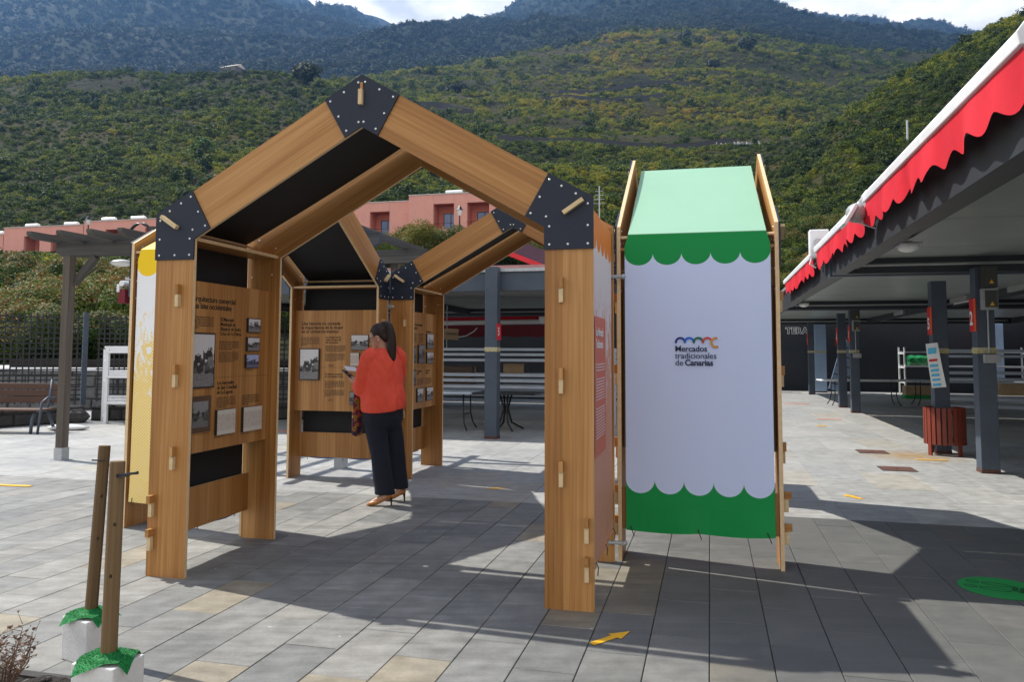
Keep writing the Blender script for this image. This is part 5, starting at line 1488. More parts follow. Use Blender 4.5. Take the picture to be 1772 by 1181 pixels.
# poster tied to the pillar
po = empty('notice_poster', MK(3.17, 12.98, 0.98), AMr + R(-20)); tag(po, 'curled light blue and white notice tied to the pillar above the litter bin', 'poster')
mb = MB()
for i in range(8):
    z0, z1 = 0.66 - i * 0.0825, 0.66 - (i + 1) * 0.0825
    c0, c1 = 0.03 * math.sin(i * .5), 0.03 * math.sin((i + 1) * .5)
    mb.quad([(-0.08 + .008 * i, -0.02 - c0, z0), (0.08 + .012 * i, -0.02 - c0, z0 + 0.02), (0.08 + .012 * (i + 1), -0.02 - c1, z1 + 0.02), (-0.08 + .008 * (i + 1), -0.02 - c1, z1)])
pp_ = mb.build('sheet', M['white_print'], po, recalc=False)
for i, (za, hh, m_) in enumerate(((0.55, 0.09, 'blue_print'), (0.41, 0.035, 'red_print'), (0.33, 0.04, 'blue_print'), (0.26, 0.04, 'blue_print'), (0.19, 0.04, 'blue_print'), (0.12, 0.035, 'blue_print'), (0.045, 0.04, 'blue_print'))):
    i2 = (0.66 - za) / 0.0825
    c0 = 0.03 * math.sin(i2 * .5)
    mb = MB(); xl = -0.06 + .008 * i2; xr = xl + 0.11
    mb.quad([(xl, -0.028 - c0, za - hh / 2), (xr, -0.028 - c0, za - hh / 2 + 0.012), (xr, -0.028 - c0, za + hh / 2 + 0.012), (xl, -0.028 - c0, za + hh / 2)])
    mb.build('printed_block', M[m_], pp_, recalc=False)

# floor items: drain covers, arrows, sticker, tape
def pv(u, v, z=0.0):
    x, y = UV2XY(u, v, AP); return (x, y, z)
for (u, v, lab) in ((2.37, 12.98, 'rusty square drain cover nearer the litter bin'), (2.33, 11.15, 'rusty square drain cover nearer the camera')):
    r = empty('drain_cover', pv(u, v, 0.003), R(-AP)); tag(r, lab, 'drain cover')
    mb = MB(); mb.box(-0.21, 0.21, -0.21, 0.21, -0.02, 0.002); mb.build('rim', M['basalt'], r)
    mb = MB(); mb.box(-0.19, 0.19, -0.19, 0.19, 0.0, 0.006); p_ = mb.build('lid', M['rust'], r, bevel=0.003)
    mb = MB(); mb.tube([(0, 0, 0.004), (0, 0, 0.009)], 0.02, 8); mb.build('keyhole', M['black_metal'], p_)
def arrow(x0, y0, x1, y1, w, label, z=0.0038, mat='yellow_paint', hw=2.3, name='floor_arrow'):
    d = Vector((x1 - x0, y1 - y0)); L = d.length; d.normalize(); n = Vector((-d.y, d.x))
    P_ = lambda a, b: (x0 + d.x * a + n.x * b, y0 + d.y * a + n.y * b, z)
    hl = L * 0.42
    mb = MB()
    mb.quad([P_(0, -w), P_(L - hl, -w), P_(L - hl, w), P_(0, w)]); mb.quad([P_(L - hl, -w * hw), P_(L, 0), P_(L - hl, w * hw)])
    o = mb.build(name, M[mat], None, recalc=False); tag(o, label, 'floor marking'); return o
arrow(0.415, 4.12, 0.640, 4.305, 0.021, 'yellow floor arrow in front of the gate post')
arrow(3.60, 8.14, 3.52, 8.40, 0.032, 'yellow floor arrow pointing away, right of the green-banner pavilion')
arrow(-0.05, 8.72, -0.28, 8.66, 0.022, 'yellow floor arrow inside the court, right of the woman')
def strip(x, y, l, w, rz, mat, label):
    mb = MB(); mb.box(-l / 2, l / 2, -w / 2, w / 2, 0, 0.004)
    o = mb.build('floor_tape', M[mat], None, (x, y, 0.004), (0, 0, rz)); tag(o, label, 'floor marking')
x, y, _ = pv(3.0, 12.2); strip(x, y, 0.4, 0.06, R(-AP), 'yellow_paint', 'short yellow tape strip in front of the litter bin')
strip(-5.55, 8.75, 0.55, 0.07, R(-10), 'yellow_paint', 'yellow tape strip at the left edge of the plaza')
strip(-4.3, 14.7, 0.5, 0.08, R(-AP), 'orange_paint', 'orange tape strip seen between the left pavilion posts')
x, y, _ = pv(2.6, 19.0); strip(x, y, 0.5, 0.10, R(-AP), 'orange_paint', 'orange tape strip beyond the drain covers')
x, y, _ = pv(2.45, 24.5); strip(x, y, 0.7, 0.14, R(-AP), 'orange_paint', 'far orange tape strip before the white table')
x, y, _ = pv(2.2, 17.2); strip(x, y, 0.18, 0.14, R(-AP), 'yellow_paint', 'small yellow mark far off before the market')
gs = empty('floor_sticker', (3.13, 5.10, 0.003)); tag(gs, 'round green floor sticker at the right edge', 'floor marking')
gs.rotation_euler = (0, 0, R(-35))
mb = MB(); mb.tube([(0, 0, 0), (0, 0, 0.003)], 0.245, 40); mb.build('disc', M['green_paint'], gs)
M['green_ink'] = pm('dark_green_ink', (0.006, 0.05, 0.015), 0.6, 0.1, 10)
def outline(pts, w=0.006):
    mb = MB(); n = len(pts)
    for i in range(n):
        a, b = Vector((*pts[i], 0.0045)), Vector((*pts[(i + 1) % n], 0.0045))
        mb.bar(a, b, w, 0.001)
    mb.build('footprint', M['green_ink'], gs)
for oy in (-0.06, 0.06):
    outline([(-0.03 + 0.085 * math.cos(t), oy + 0.032 * math.sin(t)) for t in [k * math.pi / 8 for k in range(16)]])
    outline([(-0.165 + 0.035 * math.cos(t), oy + 0.027 * math.sin(t)) for t in [k * math.pi / 6 for k in range(12)]])
put_text('lettering', gs, 'ESPERE\nAQUÍ', 0.045, M['green_ink'], (0.10, 0.07, 0.0045), (0, -1, 0), (1, 0, 0), bold=0.001, line=0.9)

# ------------------------------------------------------------------ pergola
def PGp(u, v, z=0.0):
    x, y = UV2XY(u, v, 13.9); return (x, y, z)
pg = empty('pergola', PGp(-8.56, 9.0), R(-13.9)); tag(pg, 'weathered dark timber pergola behind the left pavilion', 'pergola')
for i, (x, y) in enumerate(((0, 0), (4.02, 0.28), (4.06, 1.9))):
    mb = MB(); mb.box(x - 0.055, x + 0.055, y - 0.055, y + 0.055, 0.16, 2.80); mb.build('post', M['post_timber'], pg)
    mb = MB(); mb.box(x - 0.065, x + 0.065, y - 0.065, y + 0.065, 0.0, 0.17); s_ = mb.build('post_shoe', M['galv'], pg)
    mb = MB(); mb.box(x - 0.12, x + 0.12, y - 0.07, y + 0.07, 0.0, 0.008); mb.build('foot_plate', M['galv'], s_)
for y, x0, x1 in ((0.09, -0.28, 4.6), (1.75, -0.28, 4.62)):
    mb = MB(); mb.plank([(x0, 2.86), (x0 + 0.12, 2.80), (x1 - 0.12, 2.80), (x1, 2.86), (x1, 3.0), (x0, 3.0)], y - 0.045, y + 0.045, (1, 0), 0, 0)
    mb.build('beam', M['old_timber'], pg)
mb = MB(); mb.bar((0.04, 0.06, 2.42), (0.38, 0.06, 2.79), 0.08, 0.09); mb.build('brace', M['old_timber'], pg)
for x in (-0.28, 0.20, 0.68, 1.16, 1.64, 2.3, 3.0, 4.3):
    mb = MB()
    rot_ = [(-0.42, 3.05), (-0.34, 3.0), (2.45, 3.0), (2.5, 3.05), (2.5, 3.095), (-0.42, 3.095)]
    mb.plank([(a, b + 0.004) for a, b in rot_], -0.04, 0.04, (1, 0), 0, 0)
    mb.build('rafter', M['old_timber'], pg, (x, 0.0, 0), (0, 0, R(90)))
# curved lamp bracket on the pergola
gl = empty('arched_lamp', PGp(-7.93, 9.35, 3.0), R(-13.9)); tag(gl, 'black arched lamp bracket on top of the pergola beam', 'lamp')
mb = MB(); mb.tube([(0.21 - 0.21 * math.cos(math.pi * t / 14), 0, 0.02 + 0.27 * math.sin(math.pi * t / 14)) for t in range(15)], 0.022, 8); mb.build('arch', M['black_metal'], gl, smooth=True)
mb = MB(); mb.ball((-0.06, -0.02, -0.27), 0.16, 0.14, 0.05, 14, 8); mb.build('lamp_disc', M['white_plastic'], gl, smooth=True)
mb = MB(); mb.tube([(-0.06, -0.02, -0.24), (-0.02, 0, 0.03)], 0.012, 6); mb.build('stem', M['black_metal'], gl)
# end of the left awning
le = empty('side_awning', MK(-11.50, 13.3, ZB), AMr); tag(le, 'end of a folded white and maroon awning left of the yellow banner', 'awning')
mb = MB(); mb.tube([(-0.12, 0, 0.28), (-0.12, 5, 0.28)], 0.06, 10); mb.build('front_bar', M['white_plastic'], le)
mb = MB(); mb.box(-0.22, -0.16, -0.02, 0.05, 0.10, 0.26); mb.build('end_cap', M['white_plastic'], le, bevel=0.01)
mb = MB(); mb.box(-0.20, -0.03, 0.0, 5, -0.12, 0.16); mb.build('valance', M['maroon'], le)

# ------------------------------------------------------------------ lattice fence, stone wall, kerb
def lattice(x0, y0, x1, y1, z0, z1, label, post_at):
    a = Vector((x0, y0)); b = Vector((x1, y1)); L = (b - a).length; rz = math.atan2(y1 - y0, x1 - x0)
    r = empty('lattice_fence', (x0, y0, 0), rz); tag(r, label, 'fence')
    n = int(L / 0.112)
    mb = MB(); mb.box(-0.014, 0.014, -0.012, 0.0, z0, z1); vm = mb.mesh('upright_slat', M['lattice'])
    for i in range(n): link('upright_slat', vm, r, (0.05 + i * 0.112, 0, 0))
    m = int((z1 - z0) / 0.112)
    mb = MB(); mb.box(0, L, 0.001, 0.012, -0.014, 0.014); hm = mb.mesh('cross_slat', M['lattice'])
    for i in range(m): link('cross_slat', hm, r, (0, 0, z0 + 0.05 + i * 0.112))
    for p in post_at:
        mb = MB(); mb.box(p - 0.05, p + 0.05, -0.06, 0.04, 0.3, z1 + 0.05); mb.build('post', M['steel_blue'], r)
lattice(-11.9, 15.2, -9.35, 17.25, 0.36, 2.28, 'dark lattice fence panel left of the pergola post', (0.55, 3.22))
lattice(-9.2, 17.35, -4.6, 17.7, 0.36, 2.28, 'dark lattice fence panel behind the white rack', (2.3, 4.55))
def stones(name, x0, y0, x1, y1, z0, z1, label, mat, coping=None, sz=0.28, dep=0.3):
    a = Vector((x0, y0)); L = (Vector((x1, y1)) - a).length; rz = math.atan2(y1 - y0, x1 - x0)
    r = empty(name, (x0, y0, 0), rz); tag(r, label, 'wall')
    mb = MB(); mb.box(0, L, 0.02, dep, z0 - 0.3, z1 - 0.01); mb.build('core', M['basalt'], r)
    rg = random.Random(3)
    z = z0
    while z < z1 - 0.05:
        h = min(sz * rg.uniform(0.7, 1.1), z1 - z)
        x = 0
        while x < L:
            w = sz * rg.uniform(0.8, 1.7)
            w = min(w, L - x)
            if w > 0.05:
                q = 0.012
                mb = MB()
                d = rg.uniform(0.0, 0.03)
                P0 = [(x + q, -d * .3, z + q), (x + w - q, -d * .3, z + q), (x + w - q, -d * .3, z + h - q), (x + q, -d * .3, z + h - q)]
                P1 = [(x + q * 3 + rg.uniform(0, .02), -d - .02, z + q * 3), (x + w - q * 3, -d - .02, z + q * 3 + rg.uniform(0, .02)), (x + w - q * 3 - rg.uniform(0, .02), -d - .02, z + h - q * 3), (x + q * 3, -d - .02, z + h - q * 3)]
                PB = [(p[0], 0.03, p[2]) for p in P0]
                mb.loft([PB, P0, P1]); mb.build('stone', M[mat], r)
            x += w
        z += h
    if coping:
        mb = MB(); mb.box(0, L, -0.06, dep + 0.02, z1, z1 + 0.07); mb.build('coping', M[coping], r)
stones('stone_wall', -14.5, 19.6, -4.2, 20.2, 0.0, 0.98, 'grey stone wall with white coping behind the lattice fence', 'basalt_light', 'white_paint', 0.34)
stones('kerb_wall', -11.2, 13.2, -8.95, 16.5, 0.0, 0.34, 'low dark stone kerb behind the bench', 'basalt', None, 0.3, 0.5)
stones('kerb_wall', -8.95, 16.75, -4.5, 17.25, 0.0, 0.34, 'low dark stone kerb behind the white rack', 'basalt', None, 0.3, 0.5)
mb = MB(); mb.box(0, 9.0, 0, 0.3, 0.0, 1.25)
o = mb.build('planter_fill', M['soil'], None, (-13, 20.3, 0), (0, 0, R(3))); tag(o, 'dark soil bank behind the stone wall', 'soil bank')

# white rack at the left
wr = empty('white_rack', (-8.72, 16.15, 0), R(-6)); tag(wr, 'white slatted rack standing before the lattice fence', 'shelf')
for x in (0.0, 3.2):
    for y in (0.0, 0.55):
        mb = MB(); mb.box(x + (0.42 - y * 0.76) - 0.03, x + (0.42 - y * 0.76) + 0.03, y - 0.03, y + 0.03, 0, 1.52); mb.build('upright', M['white_paint'], wr)
    for z in (0.12, 0.86, 1.28):
        mb = MB(); mb.bar((x + 0.42, 0, z), (x, 0.55, z), 0.04, 0.045); mb.build('end_bar', M['white_paint'], wr)
for z, t in ((1.44, 0.0), (0.93, 0.05), (0.40, 0.05)):
    for k in range(3):
        mb = MB(); y = 0.0 + k * 0.24
        mb.box(0.42 - y * .76, 3.3, y - 0.05, y + 0.05, z + 0.08 * k * 0.6, z + 0.08 * k * 0.6 + 0.05); mb.build('slat', M['white_paint'], wr)
# bench
be = empty('bench', (-8.35, 14.45, 0), R(176)); tag(be, 'brown slatted bench with curved iron legs at the left edge', 'bench')
for k in range(3):
    mb = MB(); mb.box(0.05, 2.2, -0.10 - 0.015 * k, -0.075 - 0.015 * k, 0.52 + k * 0.125, 0.63 + k * 0.125); mb.build('back_slat', M['bench_wood'], be, bevel=0.008)
for k in range(4):
    mb = MB(); mb.box(0.05, 2.2, -0.04 + k * 0.11, 0.06 + k * 0.11, 0.40, 0.435); mb.build('seat_slat', M['bench_wood'], be, bevel=0.008)
for x in (0.2, 2.0):
    mb = MB(); mb.tube([(x, 0.40, 0.0), (x, 0.38, 0.25), (x, 0.30, 0.40), (x, 0.0, 0.40), (x, -0.06, 0.52), (x, -0.14, 0.95)], 0.028, 8); mb.build('iron_leg', M['steel_blue'], be, smooth=True)
    mb = MB(); mb.tube([(x, -0.02, 0.40), (x, -0.14, 0.2), (x, -0.26, 0.0)], 0.028, 8); mb.build('iron_leg', M['steel_blue'], be, smooth=True)
    mb = MB(); mb.tube([(x - 0.14, -0.02, 0.62), (x - 0.16, 0.2, 0.64), (x - 0.16, 0.36, 0.56), (x - 0.14, 0.42, 0.0)], 0.022, 8); mb.build('armrest', M['steel_blue'], be, smooth=True)
sk = MB(); rings = []
for i in range(7):
    t = i / 6; rr = 0.02 + 0.12 * math.sin(math.pi * min(1, t * 1.02 + 0.0)) ** 0.6
    rings.append([((t - .5) * 0.75, rr * math.cos(a) * 1.1, max(0.0, 0.05 + rr * 0.45 * math.sin(a) + 0.01 * math.sin(5 * a + i))) for a in [k * math.pi / 7 for k in range(14)]])
sk.loft(rings); o = sk.build('white_sack', M['sack'], None, (-8.3, 14.75, 0), (0, 0, 0.1), smooth=True); tag(o, 'limp white sack lying under the bench end', 'sack')
rk = MB(); rk.ball((0, 0, 0.12), 0.32, 0.22, 0.16, 9, 6)
for i, v in enumerate(rk.v): rk.v[i] = tuple(Vector(v) * (1 + 0.18 * noise.noise(Vector(v) * 6)))
o = rk.build('loose_rock', M['basalt'], None, (-9.05, 16.3, 0)); tag(o, 'dark loose rock beside the white rack leg', 'rock')

# ------------------------------------------------------------------ stakes on white blocks in the foreground
def stake_block(bx, by, rz, w, d, h, top, rad, label_s, label_b, label_t, lean, holes, seed):
    rg = random.Random(seed)
    blk = MB()
    # hollow concrete block with a chipped rim
    n = 8
    blk.box(-w / 2, w / 2, -d / 2, d / 2, 0, h)
    o = blk.build('concrete_block', M['block'], None, (bx, by, 0), (0, 0, rz), bevel=0.006)
    tag(o, label_b, 'block')
    st_ = empty('wooden_stake', (bx, by, h + 0.002)); tag(st_, label_s, 'post')
    L = top - h
    mb = MB(); path = [(lean[0] * t, lean[1] * t, L * t) for t in (0, 0.25, 0.5, 0.75, 0.985, 1.0)]
    mb.tube(path, [rad * 1.03, rad * 1.0, rad * 1.0, rad * 0.98, rad * 0.97, rad * 0.93], 18); mb.build('shaft', M['stake'], st_, smooth=False)
    for (t, an) in holes:
        mb = MB(); c = Vector((lean[0] * t, lean[1] * t, L * t)); dirv = Vector((math.sin(an), -math.cos(an), 0))
        q = c + dirv * (rad * 0.985)
        mb.ball(q, 0.006, 0.006, 0.008, 8, 5); mb.build('knot', M['knot'], st_)
    # turf collar draped over the block
    t_ = MB(); NX, NY_ = 16, 14
    tw, td = w * 1.02, d * 1.12
    def tz(x, y):
        ex = max(0, abs(x) - w * 0.47); ey = max(0, abs(y) - d * 0.47)
        z = 0.014 - ex * 1.3 - ey * 1.0
        rr = math.hypot(x, y)
        z += 0.022 * max(0, 1 - max(0, rr - rad) / 0.02)
        return z + 0.004 * math.sin(21 * x + 5) * math.cos(19 * y)
    g = [[None] * (NY_ + 1) for _ in range(NX + 1)]
    for i in range(NX + 1):
        for j in range(NY_ + 1):
            x = (i / NX - .5) * tw; y = (j / NY_ - .5) * td
            a = R(24); g[i][j] = (x * math.cos(a) - y * math.sin(a), x * math.sin(a) + y * math.cos(a), h + tz(x * math.cos(a) - y * math.sin(a), x * math.sin(a) + y * math.cos(a)))
    for i in range(NX):
        for j in range(NY_):
            cx, cy = (i + .5) / NX - .5, (j + .5) / NY_ - .5
            if math.hypot(cx * tw, cy * td) < rad * 0.8: continue
            t_.quad([g[i][j], g[i + 1][j], g[i + 1][j + 1], g[i][j + 1]])
    # turf fibres
    for _ in range(5200):
        i = rg.random(); j = rg.random(); x = (i - .5) * tw; y = (j - .5) * td
        if math.hypot(x, y) < rad * 1.02: continue
        a = R(24); X_, Y_ = x * math.cos(a) - y * math.sin(a), x * math.sin(a) + y * math.cos(a)
        z = h + tz(X_, Y_)
        dx, dy = rg.gauss(0, .004), rg.gauss(0, .004)
        t_.quad([(X_ - .0016, Y_, z - .001), (X_ + .0016, Y_, z - .001), (X_ + dx, Y_ + dy, z + rg.uniform(.002, .006))])
    o = t_.build('turf_collar', M['turf'], None, (bx, by, 0), (0, 0, rz), recalc=False); tag(o, label_t, 'artificial turf')
M['turf'] = pm('green_turf', (0.008, 0.20, 0.045), 0.7, 0.35, 60)
stake_block(-1.690, 3.38, R(-17), 0.215, 0.175, 0.205, 1.02, 0.0320, 'nearer round wooden stake rising from the front white block', 'nearer white concrete block at the bottom left', 'green turf scrap draped over the nearer block', (-0.008, 0.03), [(0.42, 0.25), (0.68, 0.45), (0.93, 0.5)], 1)
stake_block(-2.060, 3.93, R(-30), 0.20, 0.165, 0.205, 1.02, 0.0285, 'farther round wooden stake behind the nearer one', 'farther white concrete block beside the planting bed', 'green turf scrap draped over the farther block', (0.020, 0.03), [(0.45, 0.6), (0.70, 0.65)], 2)
mb = MB(); mb.tube([(0, 0, 0), (0.05, -0.02, 0.01), (0.09, -0.01, 0.012)], 0.006, 6); mb.tube([(0.09, -0.01, 0.018), (0.04, -0.03, 0.0), (0.0, -0.005, -0.005)], 0.004, 6)
o = mb.build('cable_tie', M['black_metal'], None, (-1.680, 3.385, 0.965)); tag(o, 'black cable tie sticking out of the nearer stake', 'cable tie')
mb = MB(); mb.tube([(-0.035, -0.03, 0), (0.0, -0.036, 0.0), (0.03, -0.03, 0.002)], 0.004, 6)
o = mb.build('cable_tie', M['black_metal'], None, (-2.045, 3.95, 0.955)); tag(o, 'black cable tie round the top of the farther stake', 'cable tie')

# planting bed with dead plants
bed = empty('planting_bed', (-2.55, 3.20, 0), R(-14)); tag(bed, 'sunken planting bed of dark soil at the bottom left corner', 'planting bed')
mb = MB(); NX = 26
def bz(x, y): return 0.012 + 0.03 * noise.noise(Vector((x * 6, y * 6, 2))) + 0.015 * noise.noise(Vector((x * 22, y * 22, 4)))
for i in range(NX):
    for j in range(NX):
        P_ = lambda a, b: (-0.55 + 1.1 * a / NX, -0.55 + 1.1 * b / NX)
        q = [P_(i, j), P_(i + 1, j), P_(i + 1, j + 1), P_(i, j + 1)]
        mb.quad([(a, b, bz(a, b)) for a, b in q])
mb.build('soil', M['soil'], bed, recalc=False)
for a in ((-0.58, 0.58, 0.55, 0.60), (-0.58, 0.58, -0.60, -0.55), (0.55, 0.60, -0.55, 0.55), (-0.60, -0.55, -0.55, 0.55)):
    mb = MB(); mb.box(a[0], a[1], a[2], a[3], -0.02, 0.012); mb.build('edging', M['basalt'], bed)
mb = MB(); rg = random.Random(9)
for _ in range(420):
    x, y = rg.uniform(-.52, .52), rg.uniform(-.52, .52); s = rg.uniform(.004, .018)
    mb.ball((x, y, bz(x, y) + s * .4), s, s * rg.uniform(.6, 1), s * .6, 6, 4)
o = mb.build('gravel', M['basalt'], bed); tag(o, kind='stuff')
def dry_plant(x, y, h, spread, n, label, seed, mat='twig'):
    r = empty('dry_plant', (x, y, 0.01)); tag(r, label, 'plant')
    rg = random.Random(seed)
    st_ = MB(); lf = MB()
    for k in range(n):
        a = rg.uniform(0, 6.28); q = spread * rg.uniform(0.3, 1); hh = h * rg.uniform(0.55, 1)
        p0 = Vector((0.02 * math.cos(a), 0.02 * math.sin(a), 0)); p2 = Vector((q * math.cos(a), q * math.sin(a), hh)); p1 = (p0 + p2) / 2 + Vector((rg.gauss(0, .02), rg.gauss(0, .02), 0.03))
        st_.tube([p0, p1, p2], [0.004, 0.003, 0.0012], 5)
        for _ in range(14):
            t = rg.uniform(0.25, 1); b = p0.lerp(p2, t) + Vector((0, 0, 0.02)); d = Vector((rg.gauss(0, 1), rg.gauss(0, 1), rg.gauss(.5, .6))).normalized() * rg.uniform(.02, .06)
            st_.tube([b, b + d], [0.0018, 0.0008], 4)
            e = b + d; s = rg.uniform(.004, .009)
            lf.quad([e, e + Vector((s, rg.gauss(0, s), s)), e + Vector((rg.gauss(0, s), s, s * 1.4)), e + Vector((-s, rg.gauss(0, s), s))])
    st_.build('stem', M[mat], r)
    o = lf.build('dead_leaf', M[mat], r, recalc=False); tag(o, kind='stuff')
dry_plant(-2.56, 3.60, 0.42, 0.07, 2, 'single tall dead stalk in the planting bed', 3)
dry_plant(-2.22, 3.52, 0.26, 0.20, 16, 'spreading tangle of dead twigs beside the white block', 4)
dry_plant(-2.50, 3.48, 0.14, 0.16, 9, 'low dead plant at the rim of the planting bed', 6)

# ------------------------------------------------------------------ woman reading the boards
M['skin'] = pm('skin', (0.52, 0.30, 0.21), 0.55, 0.06, 20)
M['sweater'] = pm('coral_knit', (0.92, 0.095, 0.058), 0.85, 0.08, 8, 0.35, 240, dist=0.004)
def knit():
    N = NT('coral_knit')
    v = N.coord('Object')
    f1 = N.noise(N.mapping(v, (7, 7, 2.6)), 1.3, 4, 0.55, 0.8); f2 = N.noise(v, 240, 2, 0.6)
    N.base(N.ramp(N.noise(v, 7, 4, 0.6), [(0.3, (0.86, 0.100, 0.060)), (0.7, (0.95, 0.130, 0.078))]), 0.85, 0, 0.25)
    N.bump(N.math('ADD', f1, N.math('MULTIPLY', f2, 0.06)), 0.75, 0.045)
    return N.mat
M['sweater'] = knit()
M['trousers'] = pm('navy_cloth', (0.012, 0.016, 0.030), 0.85, 0.2, 10, 0.3, 200, dist=0.004)
M['hair'] = pm('dark_brown_hair', (0.022, 0.012, 0.009), 0.45, 0.4, 10, 0.5, 40, stretch=(9, 9, 1.2), dist=0.006)
M['shoe'] = pm('tan_leather', (0.42, 0.17, 0.045), 0.35, 0.12, 18)
M['sole'] = pm('dark_sole', (0.04, 0.025, 0.018), 0.5, 0.2, 18)

def remeshed(name, mb, mat, voxel, parent, smooth=4, extra=None):
    me = mb.mesh(name + '_src', mat)
    bm = bmesh.new(); bm.from_mesh(me); bmesh.ops.recalc_face_normals(bm, faces=bm.faces); bm.to_mesh(me); bm.free()
    tmp = bpy.data.objects.new(name + '_src', me); COL.objects.link(tmp)
    r = tmp.modifiers.new('r', 'REMESH'); r.mode = 'VOXEL'; r.voxel_size = voxel
    s = tmp.modifiers.new('s', 'SMOOTH'); s.factor = 0.5; s.iterations = smooth
    dg = bpy.context.evaluated_depsgraph_get()
    out = bpy.data.meshes.new_from_object(tmp.evaluated_get(dg)); out.name = name
    bpy.data.objects.remove(tmp)
    if extra:
        for v in out.vertices: v.co = extra(v.co)
    out.materials.clear(); out.materials.append(mat)
    out.polygons.foreach_set('use_smooth', [True] * len(out.polygons))
    return link(name, out, parent)

PX, PY = -1.215, 7.83
person = empty('person', (PX, PY, 0))
tag(person, 'woman in coral sweater and navy trousers reading a phone, seen from behind', 'person')
person.scale = (0.95, 0.95, 1.0)
BR = Matrix.Rotation(R(50), 3, 'Z'); TC = Vector((-0.075, 0.0, 0))
def ring(z, rx, ry, cy=0.0, n=28, cx=0.0, ex=2.3):
    out = []
    for k in range(n):
        a = 2 * math.pi * k / n
        c, s_ = math.cos(a), math.sin(a)
        p = Vector((cx + rx * math.copysign(abs(c) ** (2 / ex), c), cy + ry * math.copysign(abs(s_) ** (2 / ex), s_), 0))
        p = BR @ p + TC; out.append((p.x, p.y, z))
    return out
def limb(mb, pts, rads, n=14):
    # resample for smoothness
    P_ = [Vector(p) for p in pts]; path = []; rr = []
    for i in range(len(P_) - 1):
        for t in (0, 0.25, 0.5, 0.75):
            path.append(P_[i].lerp(P_[i + 1], t)); rr.append(rads[i] * (1 - t) + rads[i + 1] * t)
    path.append(P_[-1]); rr.append(rads[-1])
    for _ in range(2):
        q = path[:]
        for i in range(1, len(path) - 1): q[i] = (path[i - 1] + path[i] * 2 + path[i + 1]) / 4
        path = q
    mb.tube(path, rr, n)
# joints
ShL, ElL, WrL = Vector((-0.20, -0.135, 1.44)), Vector((-0.275, -0.10, 1.13)), Vector((-0.365, 0.075, 1.19))
ShR, ElR, WrR = Vector((0.075, 0.155, 1.45)), Vector((0.03, 0.31, 1.14)), Vector((-0.26, 0.25, 1.19))
AnL, AnR = Vector((0.0, -0.12, 0.12)), Vector((0.105, 0.12, 0.12))
HR_ = Matrix.Rotation(R(80), 3, 'Z') @ Matrix.Rotation(R(-24), 3, 'X')
NB = Vector((-0.085, 0.015, 1.555))                      # pivot at the top of the neck
def Hd(p): return NB + HR_ @ Vector(p)
# body: one continuous surface
mb = MB()
mb.loft([ring(0.80, 0.15, 0.11), ring(0.95, 0.17, 0.12), ring(1.1, 0.15, 0.10), ring(1.3, 0.16, 0.10), ring(1.42, 0.15, 0.085), ring(1.48, 0.09, 0.07)])
limb(mb, [NB + Vector((0.015, -0.01, -0.10)), NB + Vector((0, 0, 0.0)), NB + Vector((-0.02, 0.005, 0.05))], [0.062, 0.052, 0.054])
rotm = HR_
mb.ball(Hd((0, 0.005, 0.115)), 0.071, 0.092, 0.098, 18, 14, rot=rotm)
mb.ball(Hd((0, 0.045, 0.045)), 0.052, 0.055, 0.058, 14, 10, rot=rotm)
mb.ball(Hd((0, 0.075, 0.015)), 0.030, 0.026, 0.026, 10, 8, rot=rotm)
limb(mb, [Hd((0, 0.092, 0.105)), Hd((0, 0.112, 0.070)), Hd((0, 0.098, 0.062))], [0.011, 0.014, 0.012], 8)
mb.ball(Hd((0, 0.093, 0.040)), 0.022, 0.012, 0.008, 10, 6, rot=rotm); mb.ball(Hd((0, 0.092, 0.029)), 0.019, 0.012, 0.008, 10, 6, rot=rotm)
for s_ in (-1, 1):
    mb.ball(Hd((s_ * 0.074, -0.005, 0.085)), 0.009, 0.020, 0.032, 8, 8, rot=rotm)
    mb.ball(Hd((s_ * 0.03, 0.086, 0.105)), 0.016, 0.010, 0.008, 8, 6, rot=rotm)
limb(mb, [ShL, ElL, WrL], [0.055, 0.042, 0.028]); limb(mb, [ShR, ElR, WrR], [0.055, 0.042, 0.028])
limb(mb, [Vector((-0.13, -0.07, 0.85)), Vector((-0.06, -0.11, 0.5)), AnL, AnL + Vector((-0.02, 0, -0.03))], [0.09, 0.065, 0.038, 0.036]); limb(mb, [Vector((-0.01, 0.07, 0.85)), Vector((0.06, 0.1, 0.5)), AnR, AnR + Vector((-0.02, 0, -0.03))], [0.09, 0.065, 0.038, 0.036])
# feet inside the shoes
FD = Vector((-0.985, -0.10, 0)); FR = Vector((-0.96, 0.25, 0))
for an, fd in ((AnL, FD), (AnR, FR)):
    limb(mb, [an + Vector((0, 0, -0.03)), an + fd * 0.07 + Vector((0, 0, -0.055)), an + fd * 0.145 + Vector((0, 0, -0.092))], [0.036, 0.034, 0.026], 10)
# hands: palm, four fingers, thumb
def hand(wr, fwd, side, up, s=1.0):
    f = fwd.normalized(); sd = side.normalized(); u = up.normalized()
    limb(mb, [wr, wr + f * 0.04, wr + f * 0.085], [0.026, 0.032, 0.030], 10)
    for i, (o_, L) in enumerate(((-0.027, 0.058), (-0.009, 0.068), (0.009, 0.064), (0.026, 0.05))):
        b = wr + f * 0.085 + sd * o_
        limb(mb, [b, b + f * L * 0.5 + u * 0.006, b + f * L * 0.75 + u * 0.03, b + f * L * 0.62 + u * 0.05], [0.0095, 0.009, 0.008, 0.007], 7)
    b = wr + f * 0.035 - sd * 0.03
    limb(mb, [b, b + f * 0.03 - sd * 0.022 + u * 0.012, b + f * 0.055 - sd * 0.018 + u * 0.034], [0.012, 0.010, 0.008], 7)
hand(WrL, Vector((-0.75, 0.5, 0.35)), Vector((-0.5, -0.7, 0.1)), Vector((0.25, 0.2, 0.95)))
